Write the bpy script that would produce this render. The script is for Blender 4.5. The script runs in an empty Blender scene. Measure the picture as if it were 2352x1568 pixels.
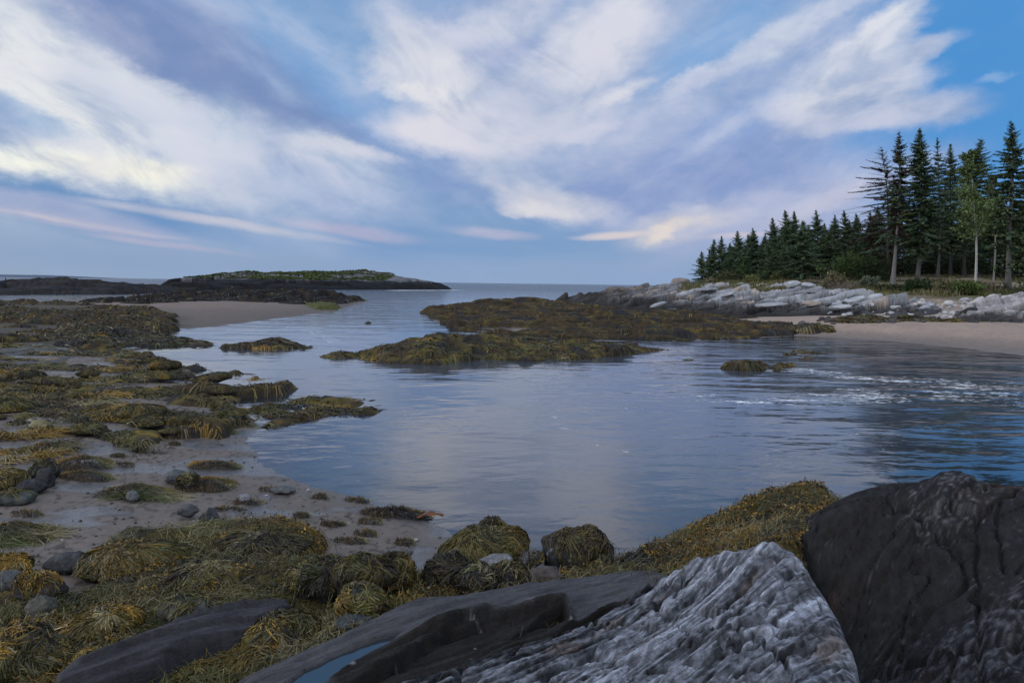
import bpy, math, numpy as np
from mathutils import Matrix, Vector

scene = bpy.context.scene
R = math.radians
rng = np.random.default_rng(11)

# ------------------------------------------------------------------ camera model (photo measured on a 2352 x 1568 grid)
PW, PH, FL = 2352.0, 1568.0, 1568.0
CAMH = 3.0
ROLL = R(0.757)
PITCH = math.atan(133.6 / FL)
_f = np.array([0, math.cos(PITCH), -math.sin(PITCH)])
_r0 = np.array([1.0, 0, 0]); _u0 = np.array([0, math.sin(PITCH), math.cos(PITCH)])
_r = _r0 * math.cos(ROLL) + _u0 * math.sin(ROLL)
_u = -_r0 * math.sin(ROLL) + _u0 * math.cos(ROLL)

def ray(px, py):
    px = np.asarray(px, float); py = np.asarray(py, float)
    return _f + _r * ((px - PW / 2) / FL)[..., None] - _u * ((py - PH / 2) / FL)[..., None]
def P(px, py, z=0.0):
    d = ray(px, py); t = (np.asarray(z, float) - CAMH) / d[..., 2]
    return np.array([0, 0, CAMH]) + d * t[..., None]
def PY(px, py, Y):
    d = ray(px, py); t = np.asarray(Y, float) / d[..., 1]
    return np.array([0, 0, CAMH]) + d * t[..., None]
def PXY(lst, z=0.0):
    a = np.array(lst, float)
    if a.shape[1] == 3: return P(a[:, 0], a[:, 1], a[:, 2])
    return P(a[:, 0], a[:, 1], z)
def TOPS(lst):                                  # (px, py, Y) -> x, y, z
    a = np.array(lst, float); return PY(a[:, 0], a[:, 1], a[:, 2])
def X_at(px, Y):
    return (px - PW / 2) / FL * Y / math.cos(PITCH)

cam = bpy.data.cameras.new('camera')
cam.sensor_width = 36; cam.lens = 36 * FL / PW
cam.clip_start = 0.05; cam.clip_end = 30000
cam_o = bpy.data.objects.new('camera', cam)
scene.collection.objects.link(cam_o)
M = Matrix(((_r[0], _u[0], -_f[0], 0), (_r[1], _u[1], -_f[1], 0), (_r[2], _u[2], -_f[2], CAMH), (0, 0, 0, 1)))
cam_o.matrix_world = M
scene.camera = cam_o

# ------------------------------------------------------------------ noise
def _hash(ix, iy, seed):
    h = (ix.astype(np.int64) * 374761393 + iy.astype(np.int64) * 668265263 + seed * 974634777) & 0xFFFFFFFF
    h = ((h ^ (h >> 13)) * 1274126177) & 0xFFFFFFFF
    h = ((h ^ (h >> 16)) * 2246822519) & 0xFFFFFFFF
    return (h ^ (h >> 15)) & 0xFFFFFFFF
def hrand(ix, iy, seed):
    return _hash(ix, iy, seed) / 4294967295.0
def pn(x, y, seed=0):
    x = np.asarray(x, float); y = np.asarray(y, float)
    ix = np.floor(x); iy = np.floor(y); fx = x - ix; fy = y - iy
    ux = fx * fx * fx * (fx * (fx * 6 - 15) + 10); uy = fy * fy * fy * (fy * (fy * 6 - 15) + 10)
    def g(dx, dy):
        a = hrand(ix + dx, iy + dy, seed) * 2 * np.pi
        return np.cos(a) * (fx - dx) + np.sin(a) * (fy - dy)
    a = g(0, 0); b = g(1, 0); c = g(0, 1); d = g(1, 1)
    return 1.5 * ((a * (1 - ux) + b * ux) * (1 - uy) + (c * (1 - ux) + d * ux) * uy)
def fbm(x, y, o=4, seed=0, gain=0.5):
    s = 0; a = 1.0; f = 1.0; t = 0
    for k in range(o):
        s = s + a * pn(x * f + 17.3 * k, y * f - 9.1 * k, seed + k); t += a; a *= gain; f *= 2.03
    return s / t
def ridged(x, y, o=4, seed=0):
    s = 0; a = 1.0; f = 1.0; t = 0
    for k in range(o):
        s = s + a * (1 - np.abs(pn(x * f + 7.7 * k, y * f + 3.1 * k, seed + k)) * 2); t += a; a *= 0.5; f *= 2.1
    return s / t
def sstep(a, b, x):
    t = np.clip((x - a) / (b - a), 0, 1); return t * t * (3 - 2 * t)
def cells(x, y, seed=0):
    """nearest jittered cell: random value, offset to its centre, F2-F1"""
    x = np.asarray(x, float); y = np.asarray(y, float)
    ix = np.floor(x); iy = np.floor(y)
    b1 = np.full(x.shape, 9.0); b2 = np.full(x.shape, 9.0)
    rv = np.zeros(x.shape); ox = np.zeros(x.shape); oy = np.zeros(x.shape)
    for dx in (-1, 0, 1):
        for dy in (-1, 0, 1):
            cx = ix + dx; cy = iy + dy
            px = cx + 0.1 + 0.8 * hrand(cx, cy, seed); py = cy + 0.1 + 0.8 * hrand(cx, cy, seed + 91)
            d = (x - px) ** 2 + (y - py) ** 2
            n = d < b1
            b2 = np.where(n, b1, np.minimum(b2, d)); b1 = np.where(n, d, b1)
            rv = np.where(n, hrand(cx, cy, seed + 7), rv); ox = np.where(n, x - px, ox); oy = np.where(n, y - py, oy)
    return rv, ox, oy, np.sqrt(b2) - np.sqrt(b1)

def sdpoly(x, y, poly):
    """signed distance, positive inside"""
    x = np.asarray(x, float); y = np.asarray(y, float); sh = x.shape; x = x.ravel(); y = y.ravel()
    p = np.asarray(poly, float)[:, :2]; q = np.roll(p, -1, 0)
    d = np.full(x.shape, 1e18); ins = np.zeros(x.shape, bool)
    for a, b in zip(p, q):
        e = b - a; wx = x - a[0]; wy = y - a[1]
        t = np.clip((wx * e[0] + wy * e[1]) / max(e @ e, 1e-12), 0, 1)
        d = np.minimum(d, (wx - e[0] * t) ** 2 + (wy - e[1] * t) ** 2)
        c = (a[1] > y) != (b[1] > y)
        if a[1] != b[1]:
            ins ^= c & (x < (b[0] - a[0]) * (y - a[1]) / (b[1] - a[1]) + a[0])
    return (np.sqrt(d) * np.where(ins, 1, -1)).reshape(sh)

class TPS:
    def __init__(s, pts, lam=1e-3):
        p = np.asarray(pts, float); s.c = p[:, :2].mean(0); s.k = max(np.ptp(p[:, 0]), np.ptp(p[:, 1]), 1e-6)
        s.p = (p[:, :2] - s.c) / s.k; n = len(p)
        K = s._u(np.hypot(s.p[:, None, 0] - s.p[None, :, 0], s.p[:, None, 1] - s.p[None, :, 1])) + lam * np.eye(n)
        Q = np.c_[np.ones(n), s.p]; A = np.zeros((n + 3, n + 3)); A[:n, :n] = K; A[:n, n:] = Q; A[n:, :n] = Q.T
        s.w = np.linalg.solve(A, np.r_[p[:, 2], 0, 0, 0])
    @staticmethod
    def _u(r): return r * r * np.log(r + 1e-9)
    def __call__(s, x, y):
        sh = np.shape(x); q = (np.c_[np.ravel(x), np.ravel(y)] - s.c) / s.k
        o = s.w[-3] + q @ s.w[-2:]
        for i in range(len(s.p)): o = o + s.w[i] * s._u(np.hypot(q[:, 0] - s.p[i, 0], q[:, 1] - s.p[i, 1]))
        return o.reshape(sh)

# ------------------------------------------------------------------ objects
def link(o, parent=None):
    scene.collection.objects.link(o)
    if parent is not None: o.parent = parent
    return o
def tag(o, label=None, cat=None, group=None, kind=None):
    if label: o['label'] = label
    if cat: o['category'] = cat
    if group: o['group'] = group
    if kind: o['kind'] = kind
    return o
def empty(name, loc, label, cat, group=None):
    o = bpy.data.objects.new(name, None); o.location = [float(v) for v in loc]; o.empty_display_size = 0.2
    link(o); return tag(o, label, cat, group)
def mesh(name, v, f, mat=None, col=None, smooth=True, attrs=None):
    """v (n,3); f (m,3|4) int array"""
    me = bpy.data.meshes.new(name)
    v = np.ascontiguousarray(v, np.float32); f = np.ascontiguousarray(f, np.int32)
    k = f.shape[1]
    me.vertices.add(len(v)); me.vertices.foreach_set('co', v.ravel())
    me.loops.add(f.size); me.loops.foreach_set('vertex_index', f.ravel())
    me.polygons.add(len(f)); me.polygons.foreach_set('loop_start', np.arange(0, f.size, k, dtype=np.int32))
    try: me.polygons.foreach_set('loop_total', np.full(len(f), k, np.int32))
    except Exception: pass
    me.update(calc_edges=True)
    me.polygons.foreach_set('use_smooth', np.full(len(f), bool(smooth)))
    if col is not None:
        a = me.attributes.new('Col', 'FLOAT_COLOR', 'POINT')
        c = np.ones((len(v), 4), np.float32); c[:, :3] = col; a.data.foreach_set('color', c.ravel())
    for n, val in (attrs or {}).items():
        a = me.attributes.new(n, 'FLOAT', 'POINT'); a.data.foreach_set('value', np.ascontiguousarray(val, np.float32))
    if mat: me.materials.append(mat)
    return me
def obj(name, me, parent=None, loc=None):
    o = bpy.data.objects.new(name, me)
    if loc is not None: o.location = [float(c) for c in loc]
    return link(o, parent)
def grid_faces(nr, nc, keep=None):
    i = np.arange(nr * nc).reshape(nr, nc)
    f = np.stack([i[:-1, :-1], i[:-1, 1:], i[1:, 1:], i[1:, :-1]], -1).reshape(-1, 4)
    if keep is not None:
        k = keep.ravel(); f = f[k[f].any(1)]
    return f
def compact(v, f, *extra):
    used = np.unique(f); m = np.full(len(v), -1); m[used] = np.arange(len(used))
    return (v[used], m[f]) + tuple(e[used] for e in extra)
def persp_grid(poly, pad, pxs=1.5, rel=0.012, ymax_ratio=None, mind=0.004):
    """grid round a footprint, finer where it is nearer to the viewer"""
    p = np.asarray(poly, float)[:, :2]
    az = np.arctan2(p[:, 0], p[:, 1]); di = np.hypot(p[:, 0], p[:, 1])
    d0, d1 = max(di.min() - pad, 0.5), di.max() + pad
    a0, a1 = az.min() - pad / max(d0, 1), az.max() + pad / max(d0, 1)
    na = int(max(12, (a1 - a0) / (pxs / 683.0)))
    ds = [d0]
    while ds[-1] < d1: ds.append(ds[-1] + max(mind, min(pxs * ds[-1] ** 2 / 2049.0, rel * ds[-1])))
    A, D = np.meshgrid(np.linspace(a0, a1, na), np.array(ds))
    return D * np.sin(A), D * np.cos(A)

# ------------------------------------------------------------------ materials
def s2l(c):
    c = np.asarray(c, float) / 255.0
    return tuple(np.where(c <= 0.04045, c / 12.92, ((c + 0.055) / 1.055) ** 2.4))
class NT:
    def __init__(s, tree): s.t = tree; s.t.nodes.clear()
    def n(s, kind, **kw):
        nd = s.t.nodes.new(kind)
        for k, v in kw.items():
            if k.startswith('i_'):
                key = k[2:]; key = int(key) if key.isdigit() else key.replace('_', ' ')
                sock = nd.inputs[key]
                if isinstance(v, bpy.types.NodeSocket): s.t.links.new(v, sock)
                else: sock.default_value = v
            else: setattr(nd, k, v)
        return nd
    def l(s, a, b): s.t.links.new(a, b)
    def math(s, op, a, b=None, clamp=False):
        nd = s.n('ShaderNodeMath', operation=op, use_clamp=clamp)
        for i, v in enumerate((a, b)):
            if v is None: continue
            if isinstance(v, bpy.types.NodeSocket): s.l(v, nd.inputs[i])
            else: nd.inputs[i].default_value = v
        return nd.outputs[0]
    def mix(s, f, a, b, blend='MIX'):
        nd = s.n('ShaderNodeMix', data_type='RGBA', blend_type=blend)
        for sock, v in ((nd.inputs[0], f), (nd.inputs[6], a), (nd.inputs[7], b)):
            if isinstance(v, bpy.types.NodeSocket): s.l(v, sock)
            elif isinstance(v, (int, float)): sock.default_value = v
            else: sock.default_value = (*v, 1)
        return nd.outputs[2]
    def noise(s, vec, scale, detail=4, rough=0.55, dist=0.0):
        nd = s.n('ShaderNodeTexNoise'); s.l(vec, nd.inputs['Vector'])
        nd.inputs['Scale'].default_value = scale; nd.inputs['Detail'].default_value = detail
        nd.inputs['Roughness'].default_value = rough; nd.inputs['Distortion'].default_value = dist
        return nd.outputs[0]
    def mapping(s, vec, loc=(0, 0, 0), rot=(0, 0, 0), scale=(1, 1, 1), kind='POINT'):
        nd = s.n('ShaderNodeMapping', vector_type=kind); s.l(vec, nd.inputs[0])
        nd.inputs[1].default_value = loc; nd.inputs[2].default_value = rot; nd.inputs[3].default_value = scale
        return nd.outputs[0]
    def ramp(s, fac, stops, interp='LINEAR'):
        nd = s.n('ShaderNodeValToRGB'); cr = nd.color_ramp; cr.interpolation = interp
        while len(cr.elements) < len(stops): cr.elements.new(0.5)
        for e, (p, c) in zip(cr.elements, stops):
            e.position = p; e.color = (*c, 1) if not isinstance(c, (int, float)) else (c, c, c, 1)
        s.l(fac, nd.inputs[0]); return nd.outputs[0]
    def rng(s, v, a, b, c=0.0, d=1.0, smooth=True):
        nd = s.n('ShaderNodeMapRange', interpolation_type='SMOOTHSTEP' if smooth else 'LINEAR')
        s.l(v, nd.inputs[0])
        for i, q in enumerate((a, b, c, d)): nd.inputs[i + 1].default_value = q
        return nd.outputs[0]
def new_mat(name):
    m = bpy.data.materials.new(name); m.use_nodes = True
    return m, NT(m.node_tree)
def finish(nt, color, rough=0.8, spec=0.3, height=None, bump=0.3, dist=0.02, normal=None):
    b = nt.n('ShaderNodeBsdfPrincipled'); o = nt.n('ShaderNodeOutputMaterial')
    for key, v in (('Base Color', color), ('Roughness', rough), ('Specular IOR Level', spec)):
        if isinstance(v, bpy.types.NodeSocket): nt.l(v, b.inputs[key])
        else: b.inputs[key].default_value = v if isinstance(v, (int, float)) else (*v, 1)
    if height is not None:
        bp = nt.n('ShaderNodeBump'); bp.inputs['Strength'].default_value = bump; bp.inputs['Distance'].default_value = dist
        nt.l(height, bp.inputs['Height']); nt.l(bp.outputs[0], b.inputs['Normal'])
    nt.l(b.outputs[0], o.inputs[0]); return b
def colattr(nt): return nt.n('ShaderNodeAttribute', attribute_name='Col').outputs['Color']
def position(nt): return nt.n('ShaderNodeNewGeometry').outputs['Position']
def mat_rock(name, bump=0.5, dist=0.03, scale=6.0, rough=0.75, spec=0.35, rot=0.0, aniso=(1, 1, 1), amp=0.5):
    m, nt = new_mat(name); c = colattr(nt); pos = position(nt)
    q = nt.mapping(nt.mapping(pos, rot=(0, 0, rot)), scale=aniso)
    n1 = nt.noise(q, scale, 8, 0.65); n2 = nt.noise(pos, scale * 7, 4, 0.6)
    k = nt.math('ADD', nt.math('MULTIPLY', n1, 0.65), nt.math('MULTIPLY', n2, 0.35))
    v = nt.rng(k, 0.3, 0.7, 1 - amp, 1 + amp, smooth=False)
    cc = nt.n('ShaderNodeVectorMath', operation='SCALE'); nt.l(c, cc.inputs[0]); nt.l(v, cc.inputs[3])
    finish(nt, cc.outputs[0], rough, spec, k, bump, dist); return m
def mat_strand(name, rough=0.45, spec=0.5):
    m, nt = new_mat(name); finish(nt, colattr(nt), rough, spec); return m
# ------------------------------------------------------------------ sky: clear Nishita sky under painted-out cloud decks, defined by azimuth / elevation
world = bpy.data.worlds.new('World'); scene.world = world; world.use_nodes = True
nt = NT(world.node_tree)
SUN_AZ, SUN_EL = R(-75), R(9)
tc = nt.n('ShaderNodeTexCoord').outputs['Generated']
sep = nt.n('ShaderNodeSeparateXYZ'); nt.l(tc, sep.inputs[0])
az = nt.math('ARCTAN2', sep.outputs[0], sep.outputs[1])
el = nt.math('ARCSINE', sep.outputs[2])
cmb = nt.n('ShaderNodeCombineXYZ'); nt.l(az, cmb.inputs[0]); nt.l(el, cmb.inputs[1])
ae = cmb.outputs[0]
def AE(px, py):
    d = ray(px, py); d = d / np.linalg.norm(d)
    return math.atan2(d[0], d[1]), math.asin(d[2])
# warp, so that every cloud edge is ragged
wn = nt.n('ShaderNodeTexNoise'); nt.l(nt.mapping(ae, scale=(1, 1.7, 1)), wn.inputs['Vector'])
wn.inputs['Scale'].default_value = 5.0; wn.inputs['Detail'].default_value = 7; wn.inputs['Roughness'].default_value = 0.62
w1 = nt.n('ShaderNodeVectorMath', operation='SUBTRACT'); nt.l(wn.outputs['Color'], w1.inputs[0]); w1.inputs[1].default_value = (0.5, 0.5, 0.5)
w2 = nt.n('ShaderNodeVectorMath', operation='MULTIPLY'); nt.l(w1.outputs[0], w2.inputs[0]); w2.inputs[1].default_value = (0.17, 0.075, 0)
w3 = nt.n('ShaderNodeVectorMath', operation='ADD'); nt.l(ae, w3.inputs[0]); nt.l(w2.outputs[0], w3.inputs[1])
wae = w3.outputs[0]
w4 = nt.n('ShaderNodeVectorMath', operation='MULTIPLY'); nt.l(w2.outputs[0], w4.inputs[0]); w4.inputs[1].default_value = (0.5, 0.2, 0)
w5 = nt.n('ShaderNodeVectorMath', operation='ADD'); nt.l(ae, w5.inputs[0]); nt.l(w4.outputs[0], w5.inputs[1])
waeh = w5.outputs[0]
def streak(ang, scale, seed, sx=1.0, sy=3.4, dist=0.6):
    q = nt.mapping(ae, loc=(seed, seed * 0.7, seed * 1.3), rot=(0, 0, R(ang)), scale=(1, 1, 1))
    q = nt.mapping(q, scale=(sx, sy, 1))
    return nt.rng(nt.noise(q, scale, 8, 0.58, dist), 0.31, 0.69, 0, 1, smooth=False)
nL = streak(27, 4.2, 3.1, 1.0, 2.5, 0.4); nR = streak(-24, 4.5, 8.7, 1.0, 2.2, 0.4); nH = streak(7, 3.6, 5.2, 1, 6)
nB = streak(-10, 5.5, 1.9, 1.3, 2.0, 0.3)
NZ = {'L': nL, 'R': nR, 'H': nH, 'B': nB}
# clear sky
sky = nt.n('ShaderNodeTexSky', sky_type='NISHITA'); sky.sun_disc = False
sky.sun_elevation = SUN_EL; sky.sun_rotation = SUN_AZ
sky.air_density = 1.2; sky.dust_density = 0.6; sky.ozone_density = 2.0
ns = nt.n('ShaderNodeVectorMath', operation='SCALE'); nt.l(sky.outputs[0], ns.inputs[0]); ns.inputs[3].default_value = 0.10
eln = nt.math('DIVIDE', el, math.pi / 2, clamp=True)
grad = nt.ramp(eln, [(0.0, s2l((138, 166, 198))), (0.06, s2l((124, 158, 196))), (0.14, s2l((112, 152, 200))), (0.28, s2l((104, 156, 212))), (0.45, s2l((110, 165, 222))), (0.7, (.85, .95, 1.15)), (1.0, (1.1, 1.18, 1.36))])  # top stops: unseen zenith, brightened to light the land
col = nt.mix(0.12, grad, ns.outputs[0])
def blob(col, px, py, rx, ry, ang, rgb, op, nz='B', wisp=1.0, lo=0.0, hi=0.80):
    a, e = AE(px, py)
    if rgb[0] > 180: rgb = (rgb[0], rgb[1] + 5, rgb[2] - 1)
    rx, ry = rx * 1.08, ry * 1.25
    k = 1.0 / FL * (math.cos(a) ** 1.0)
    mp = nt.mapping(waeh if nz == 'H' else wae, loc=(a, e, 0), rot=(0, 0, R(-ang)), scale=(rx * k, ry * k, 1), kind='TEXTURE')
    g = nt.n('ShaderNodeTexGradient', gradient_type='SPHERICAL'); nt.l(mp, g.inputs[0])
    n = nt.math('ADD', nt.math('MULTIPLY', NZ[nz], wisp), 1 - wisp * 0.5)
    f = nt.rng(nt.math('MULTIPLY', g.outputs['Fac'], n), lo, hi, 0, op)
    return nt.mix(f, col, s2l(rgb))
SKYB = [
 # broad decks first
 (330, 240, 1000, 420, 22, (166, 183, 215), 0.85, 'L', 0.9),
 (1330, 330, 1000, 480, -8, (156, 176, 211), 0.95, 'B', 0.8),
 (1900, 330, 420, 330, -20, (158, 176, 214), 0.9, 'R', 0.8),
 (1800, 470, 640, 190, -8, (150, 168, 208), 0.9, 'R', 0.7),
 (1250, 620, 1500, 110, 1, (136, 163, 198), 0.6, 'H', 0.8),
 # blue holes and dark decks
 (2290, 170, 400, 520, 10, (84, 150, 212), 1.0, 'R', 0.35),
 (2250, 60, 300, 260, 10, (78, 144, 208), 0.8, 'R', 0.3),
 (740, 60, 330, 150, 25, (122, 164, 208), 0.7, 'L', 0.6),
 (800, 250, 330, 120, 30, (112, 158, 210), 0.9, 'L', 0.7),
 (430, 130, 620, 120, 30, (112, 138, 186), 1.0, 'L', 0.55),
 (600, 230, 420, 100, 33, (118, 142, 188), 0.95, 'L', 0.6),
 (150, 40, 260, 100, 25, (142, 158, 196), 0.8, 'L', 0.6),
 (180, 450, 520, 70, 10, (106, 146, 192), 1.0, 'L', 0.5),
 (650, 500, 600, 80, 8, (118, 153, 198), 0.9, 'H', 0.7),
 (1000, 440, 420, 110, 10, (124, 154, 200), 0.9, 'L', 0.8),
 (1060, 520, 500, 70, 5, (120, 156, 198), 0.9, 'H', 0.8),
 (1620, 380, 380, 110, -18, (126, 152, 202), 0.95, 'R', 0.7),
 (1500, 420, 330, 90, -5, (134, 156, 202), 0.8, 'R', 0.8),
 (1700, 60, 330, 90, -25, (120, 166, 216), 0.85, 'R', 0.8),
 (1720, 240, 300, 70, -28, (138, 165, 212), 0.8, 'R', 0.9),
 (1150, 130, 160, 260, 12, (166, 178, 212), 0.7, 'B', 0.8),
 # bright banks on the left
 (250, 250, 620, 120, 28, (206, 209, 228), 0.9, 'L', 1.0),
 (110, 170, 380, 40, 30, (226, 224, 232), 0.9, 'L', 1.2),
 (120, 250, 330, 40, 32, (240, 236, 238), 0.95, 'L', 1.2),
 (340, 230, 330, 50, 30, (216, 216, 230), 0.85, 'L', 1.3),
 (470, 285, 220, 50, 30, (234, 230, 236), 0.95, 'L', 1.3),
 (200, 210, 150, 40, 30, (190, 196, 218), 0.7, 'L', 1.2),
 (15, 70, 170, 130, 40, (228, 226, 234), 0.9, 'L', 0.9),
 (75, 262, 170, 30, 25, (150, 180, 214), 0.8, 'L', 1.1),
 (180, 380, 420, 50, 9, (240, 236, 234), 1.0, 'L', 1.0),
 (60, 355, 280, 32, 12, (252, 247, 238), 1.0, 'L', 0.8),
 (290, 398, 200, 30, 2, (246, 238, 230), 0.95, 'L', 0.9),
 (620, 340, 420, 80, 16, (184, 195, 222), 0.8, 'L', 1.3),
 (500, 350, 200, 30, 12, (214, 214, 230), 0.7, 'L', 1.3),
 (760, 345, 160, 25, 8, (212, 210, 226), 0.75, 'L', 1.3),
 (690, 385, 130, 26, 22, (206, 206, 226), 0.7, 'L', 1.3),
 (740, 440, 260, 50, 15, (170, 186, 216), 0.75, 'L', 1.3),
 (760, 120, 210, 44, 36, (160, 186, 220), 0.5, 'L', 1.2),
 (600, 175, 150, 30, 25, (150, 176, 214), 0.6, 'L', 1.2),
 # banks in the middle
 (960, 90, 150, 60, 25, (214, 212, 228), 0.85, 'L', 1.2),
 (1010, 190, 170, 70, 20, (224, 220, 232), 0.9, 'B', 1.3),
 (960, 225, 110, 26, 18, (232, 226, 234), 0.8, 'L', 1.2),
 (1060, 305, 250, 55, 3, (222, 216, 230), 0.95, 'L', 1.2),
 (1190, 300, 170, 50, -6, (206, 204, 226), 0.8, 'B', 1.2),
 (1150, 40, 170, 50, -15, (204, 206, 226), 0.8, 'R', 1.3),
 (1380, 60, 180, 70, -28, (222, 218, 232), 0.9, 'R', 1.2),
 (1340, 140, 230, 70, -22, (214, 211, 229), 0.9, 'R', 1.3),
 (1380, 226, 160, 22, -16, (226, 220, 232), 0.9, 'R', 1.1),
 (1240, 240, 200, 70, 0, (190, 194, 220), 0.7, 'B', 1.2),
 (1340, 300, 90, 20, -14, (206, 204, 226), 0.7, 'R', 1.2),
 (1180, 400, 150, 70, 18, (186, 192, 218), 0.75, 'B', 1.3),
 (1270, 472, 210, 40, 10, (208, 204, 220), 0.9, 'L', 1.2),
 (1260, 492, 120, 16, 6, (224, 216, 222), 0.8, 'L', 1.1),
 # feathers on the right
 (1640, 158, 200, 24, -28, (208, 210, 230), 0.85, 'R', 1.2),
 (1590, 200, 220, 26, -30, (180, 190, 220), 0.75, 'R', 1.3),
 (1800, 85, 110, 36, -15, (216, 217, 232), 0.85, 'R', 1.2),
 (1860, 40, 220, 34, -18, (204, 208, 230), 0.85, 'R', 1.3),
 (1990, 85, 200, 32, -34, (228, 226, 236), 0.95, 'R', 1.1),
 (1930, 130, 200, 45, -22, (216, 216, 232), 0.9, 'R', 1.2),
 (1960, 175, 240, 36, -12, (210, 211, 230), 0.85, 'R', 1.2),
 (1940, 222, 200, 34, -6, (216, 213, 229), 0.85, 'R', 1.2),
 (2000, 262, 230, 44, 2, (190, 192, 218), 0.85, 'R', 1.0),
 (1700, 260, 230, 24, -30, (160, 180, 216), 0.6, 'R', 1.3),
 (2280, 198, 60, 9, -6, (140, 178, 222), 0.7, 'R', 0.6),
 # rose light over the point
 (1800, 490, 420, 70, -18, (166, 176, 208), 0.65, 'R', 0.9),
 (1570, 518, 190, 38, -12, (200, 194, 210), 0.75, 'R', 1.0),
 (1535, 530, 95, 17, -14, (234, 216, 208), 0.75, 'R', 0.9),
 (1420, 538, 120, 9, -4, (222, 204, 206), 0.8, 'H', 0.8),
 (1700, 542, 110, 8, -2, (206, 190, 202), 0.7, 'H', 0.8),
 (1850, 480, 190, 30, -22, (184, 182, 208), 0.7, 'R', 0.9),
 # low streaks
 (150, 502, 330, 18, 8, (180, 180, 204), 0.85, 'H', 0.8),
 (200, 512, 230, 7, 8, (208, 194, 206), 0.8, 'H', 0.8),
 (520, 512, 360, 12, 7, (194, 190, 210), 0.85, 'H', 0.8),
 (820, 530, 190, 18, 7, (178, 176, 204), 0.8, 'H', 0.8),
 (400, 562, 230, 8, 7, (178, 178, 202), 0.8, 'H', 0.7),
 (80, 465, 420, 30, 12, (160, 172, 204), 0.8, 'H', 0.8),
 (1120, 535, 140, 14, 4, (178, 178, 204), 0.7, 'H', 0.9),
 (560, 610, 700, 40, 2, (140, 163, 196), 0.7, 'H', 0.6),
]
for b in SKYB: col = blob(col, *b)
# thin streaked veil over everything
fL = streak(24, 6.0, 12.1, 1.0, 2.3, 0.5); fR = streak(-26, 6.0, 15.3, 1.0, 2.1, 0.5)
side = nt.rng(az, -0.15, 0.30)
fm = nt.math('ADD', nt.math('MULTIPLY', fL, nt.math('SUBTRACT', 1.0, side)), nt.math('MULTIPLY', fR, side))
sepc = nt.n('ShaderNodeSeparateColor'); nt.l(col, sepc.inputs[0])
cloudy = nt.rng(nt.math('SUBTRACT', sepc.outputs[0], 0.08), 0.0, 0.35)
veil = nt.math('MULTIPLY', nt.math('MULTIPLY', nt.rng(fm, 0.35, 1.0, 0, 1), nt.math('ADD', nt.math('MULTIPLY', cloudy, 0.34), 0.04)), nt.rng(el, 0.03, 0.16))
col = nt.mix(veil, col, s2l((226, 222, 236)))
dk = nt.math('MULTIPLY', nt.math('MULTIPLY', nt.rng(fm, 0.55, 0.0, 0, 1), nt.math('ADD', nt.math('MULTIPLY', cloudy, 0.60), 0.04)), nt.rng(el, 0.03, 0.16))
col = nt.mix(dk, col, s2l((122, 152, 196)))
mt = nt.rng(nt.noise(nt.mapping(ae, rot=(0, 0, R(-8)), scale=(1, 1.9, 1)), 17, 5, .6, .4), .3, .72, 0, 1)
mt = nt.math('MULTIPLY', nt.math('MULTIPLY', mt, nt.math('ADD', nt.math('MULTIPLY', cloudy, 0.5), 0.0)), nt.rng(el, 0.02, 0.12))
col = nt.mix(nt.math('MULTIPLY', mt, 0.75), col, s2l((206, 210, 228)))
# the sky behind and above the viewer: unseen, brightened to fill light onto the land
rear = nt.rng(sep.outputs[1], 0.15, -0.35, 0, 1)
col = nt.mix(nt.math('MULTIPLY', rear, nt.math('ADD', nt.math('MULTIPLY', nB, 0.4), 0.5)), col, (1.75, 1.78, 1.92))
bg = nt.n('ShaderNodeBackground'); nt.l(col, bg.inputs[0]); bg.inputs[1].default_value = 1.0
wo = nt.n('ShaderNodeOutputWorld'); nt.l(bg.outputs[0], wo.inputs[0])
world.cycles.sampling_method = 'MANUAL'; world.cycles.sample_map_resolution = 1024

sun = bpy.data.lights.new('sun', 'SUN'); sun.energy = 1.2; sun.angle = R(18); sun.color = (1.0, 0.90, 0.80)
so = bpy.data.objects.new('sun', sun); link(so)
sd = Vector((math.sin(SUN_AZ) * math.cos(SUN_EL), math.cos(SUN_AZ) * math.cos(SUN_EL), math.sin(SUN_EL)))
so.rotation_euler = sd.to_track_quat('Z', 'Y').to_euler(); so.location = (-40, 10, 30)
scene.view_settings.view_transform = 'Standard'; scene.view_settings.look = 'None'
scene.view_settings.exposure = 0.0; scene.view_settings.gamma = 1.0
scene.cycles.max_bounces = 6; scene.cycles.transparent_max_bounces = 8
scene.cycles.caustics_reflective = False; scene.cycles.caustics_refractive = False
# ------------------------------------------------------------------ the lie of the land
near_shore = PXY([(0, 698), (200, 688), (370, 680), (560, 674), (700, 674), (830, 688), (842, 693), (815, 700), (790, 709), (740, 718), (600, 736),
                  (550, 743), (500, 750), (430, 756), (372, 752), (390, 765), (440, 780), (490, 790), (420, 796), (300, 796), (238, 797), (260, 803), (330, 812),
                  (400, 838), (450, 862), (500, 895), (530, 925), (560, 950), (592, 968), (572, 1005), (580, 1035), (605, 1070), (650, 1098),
                  (700, 1118), (790, 1138), (880, 1162), (950, 1180), (1010, 1205), (1040, 1235), (1130, 1262), (1250, 1262), (1420, 1262), (1500, 1250),
                  (1600, 1215), (1700, 1190), (1900, 1160), (2100, 1130), (2352, 1120)])
near_land = np.r_[near_shore[:, :2], [[12, 9.0], [30, 7], [45, -40], [-70, -40], [-70, 60], [-64, 74]]]
far_front = PXY([(975, 718), (1000, 738), (1060, 757), (1150, 768), (1250, 774), (1400, 778), (1560, 780), (1700, 778), (1830, 772), (1870, 773), (1900, 774),
                 (2000, 780), (2100, 789), (2200, 799), (2352, 817), (2600, 852)])
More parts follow.
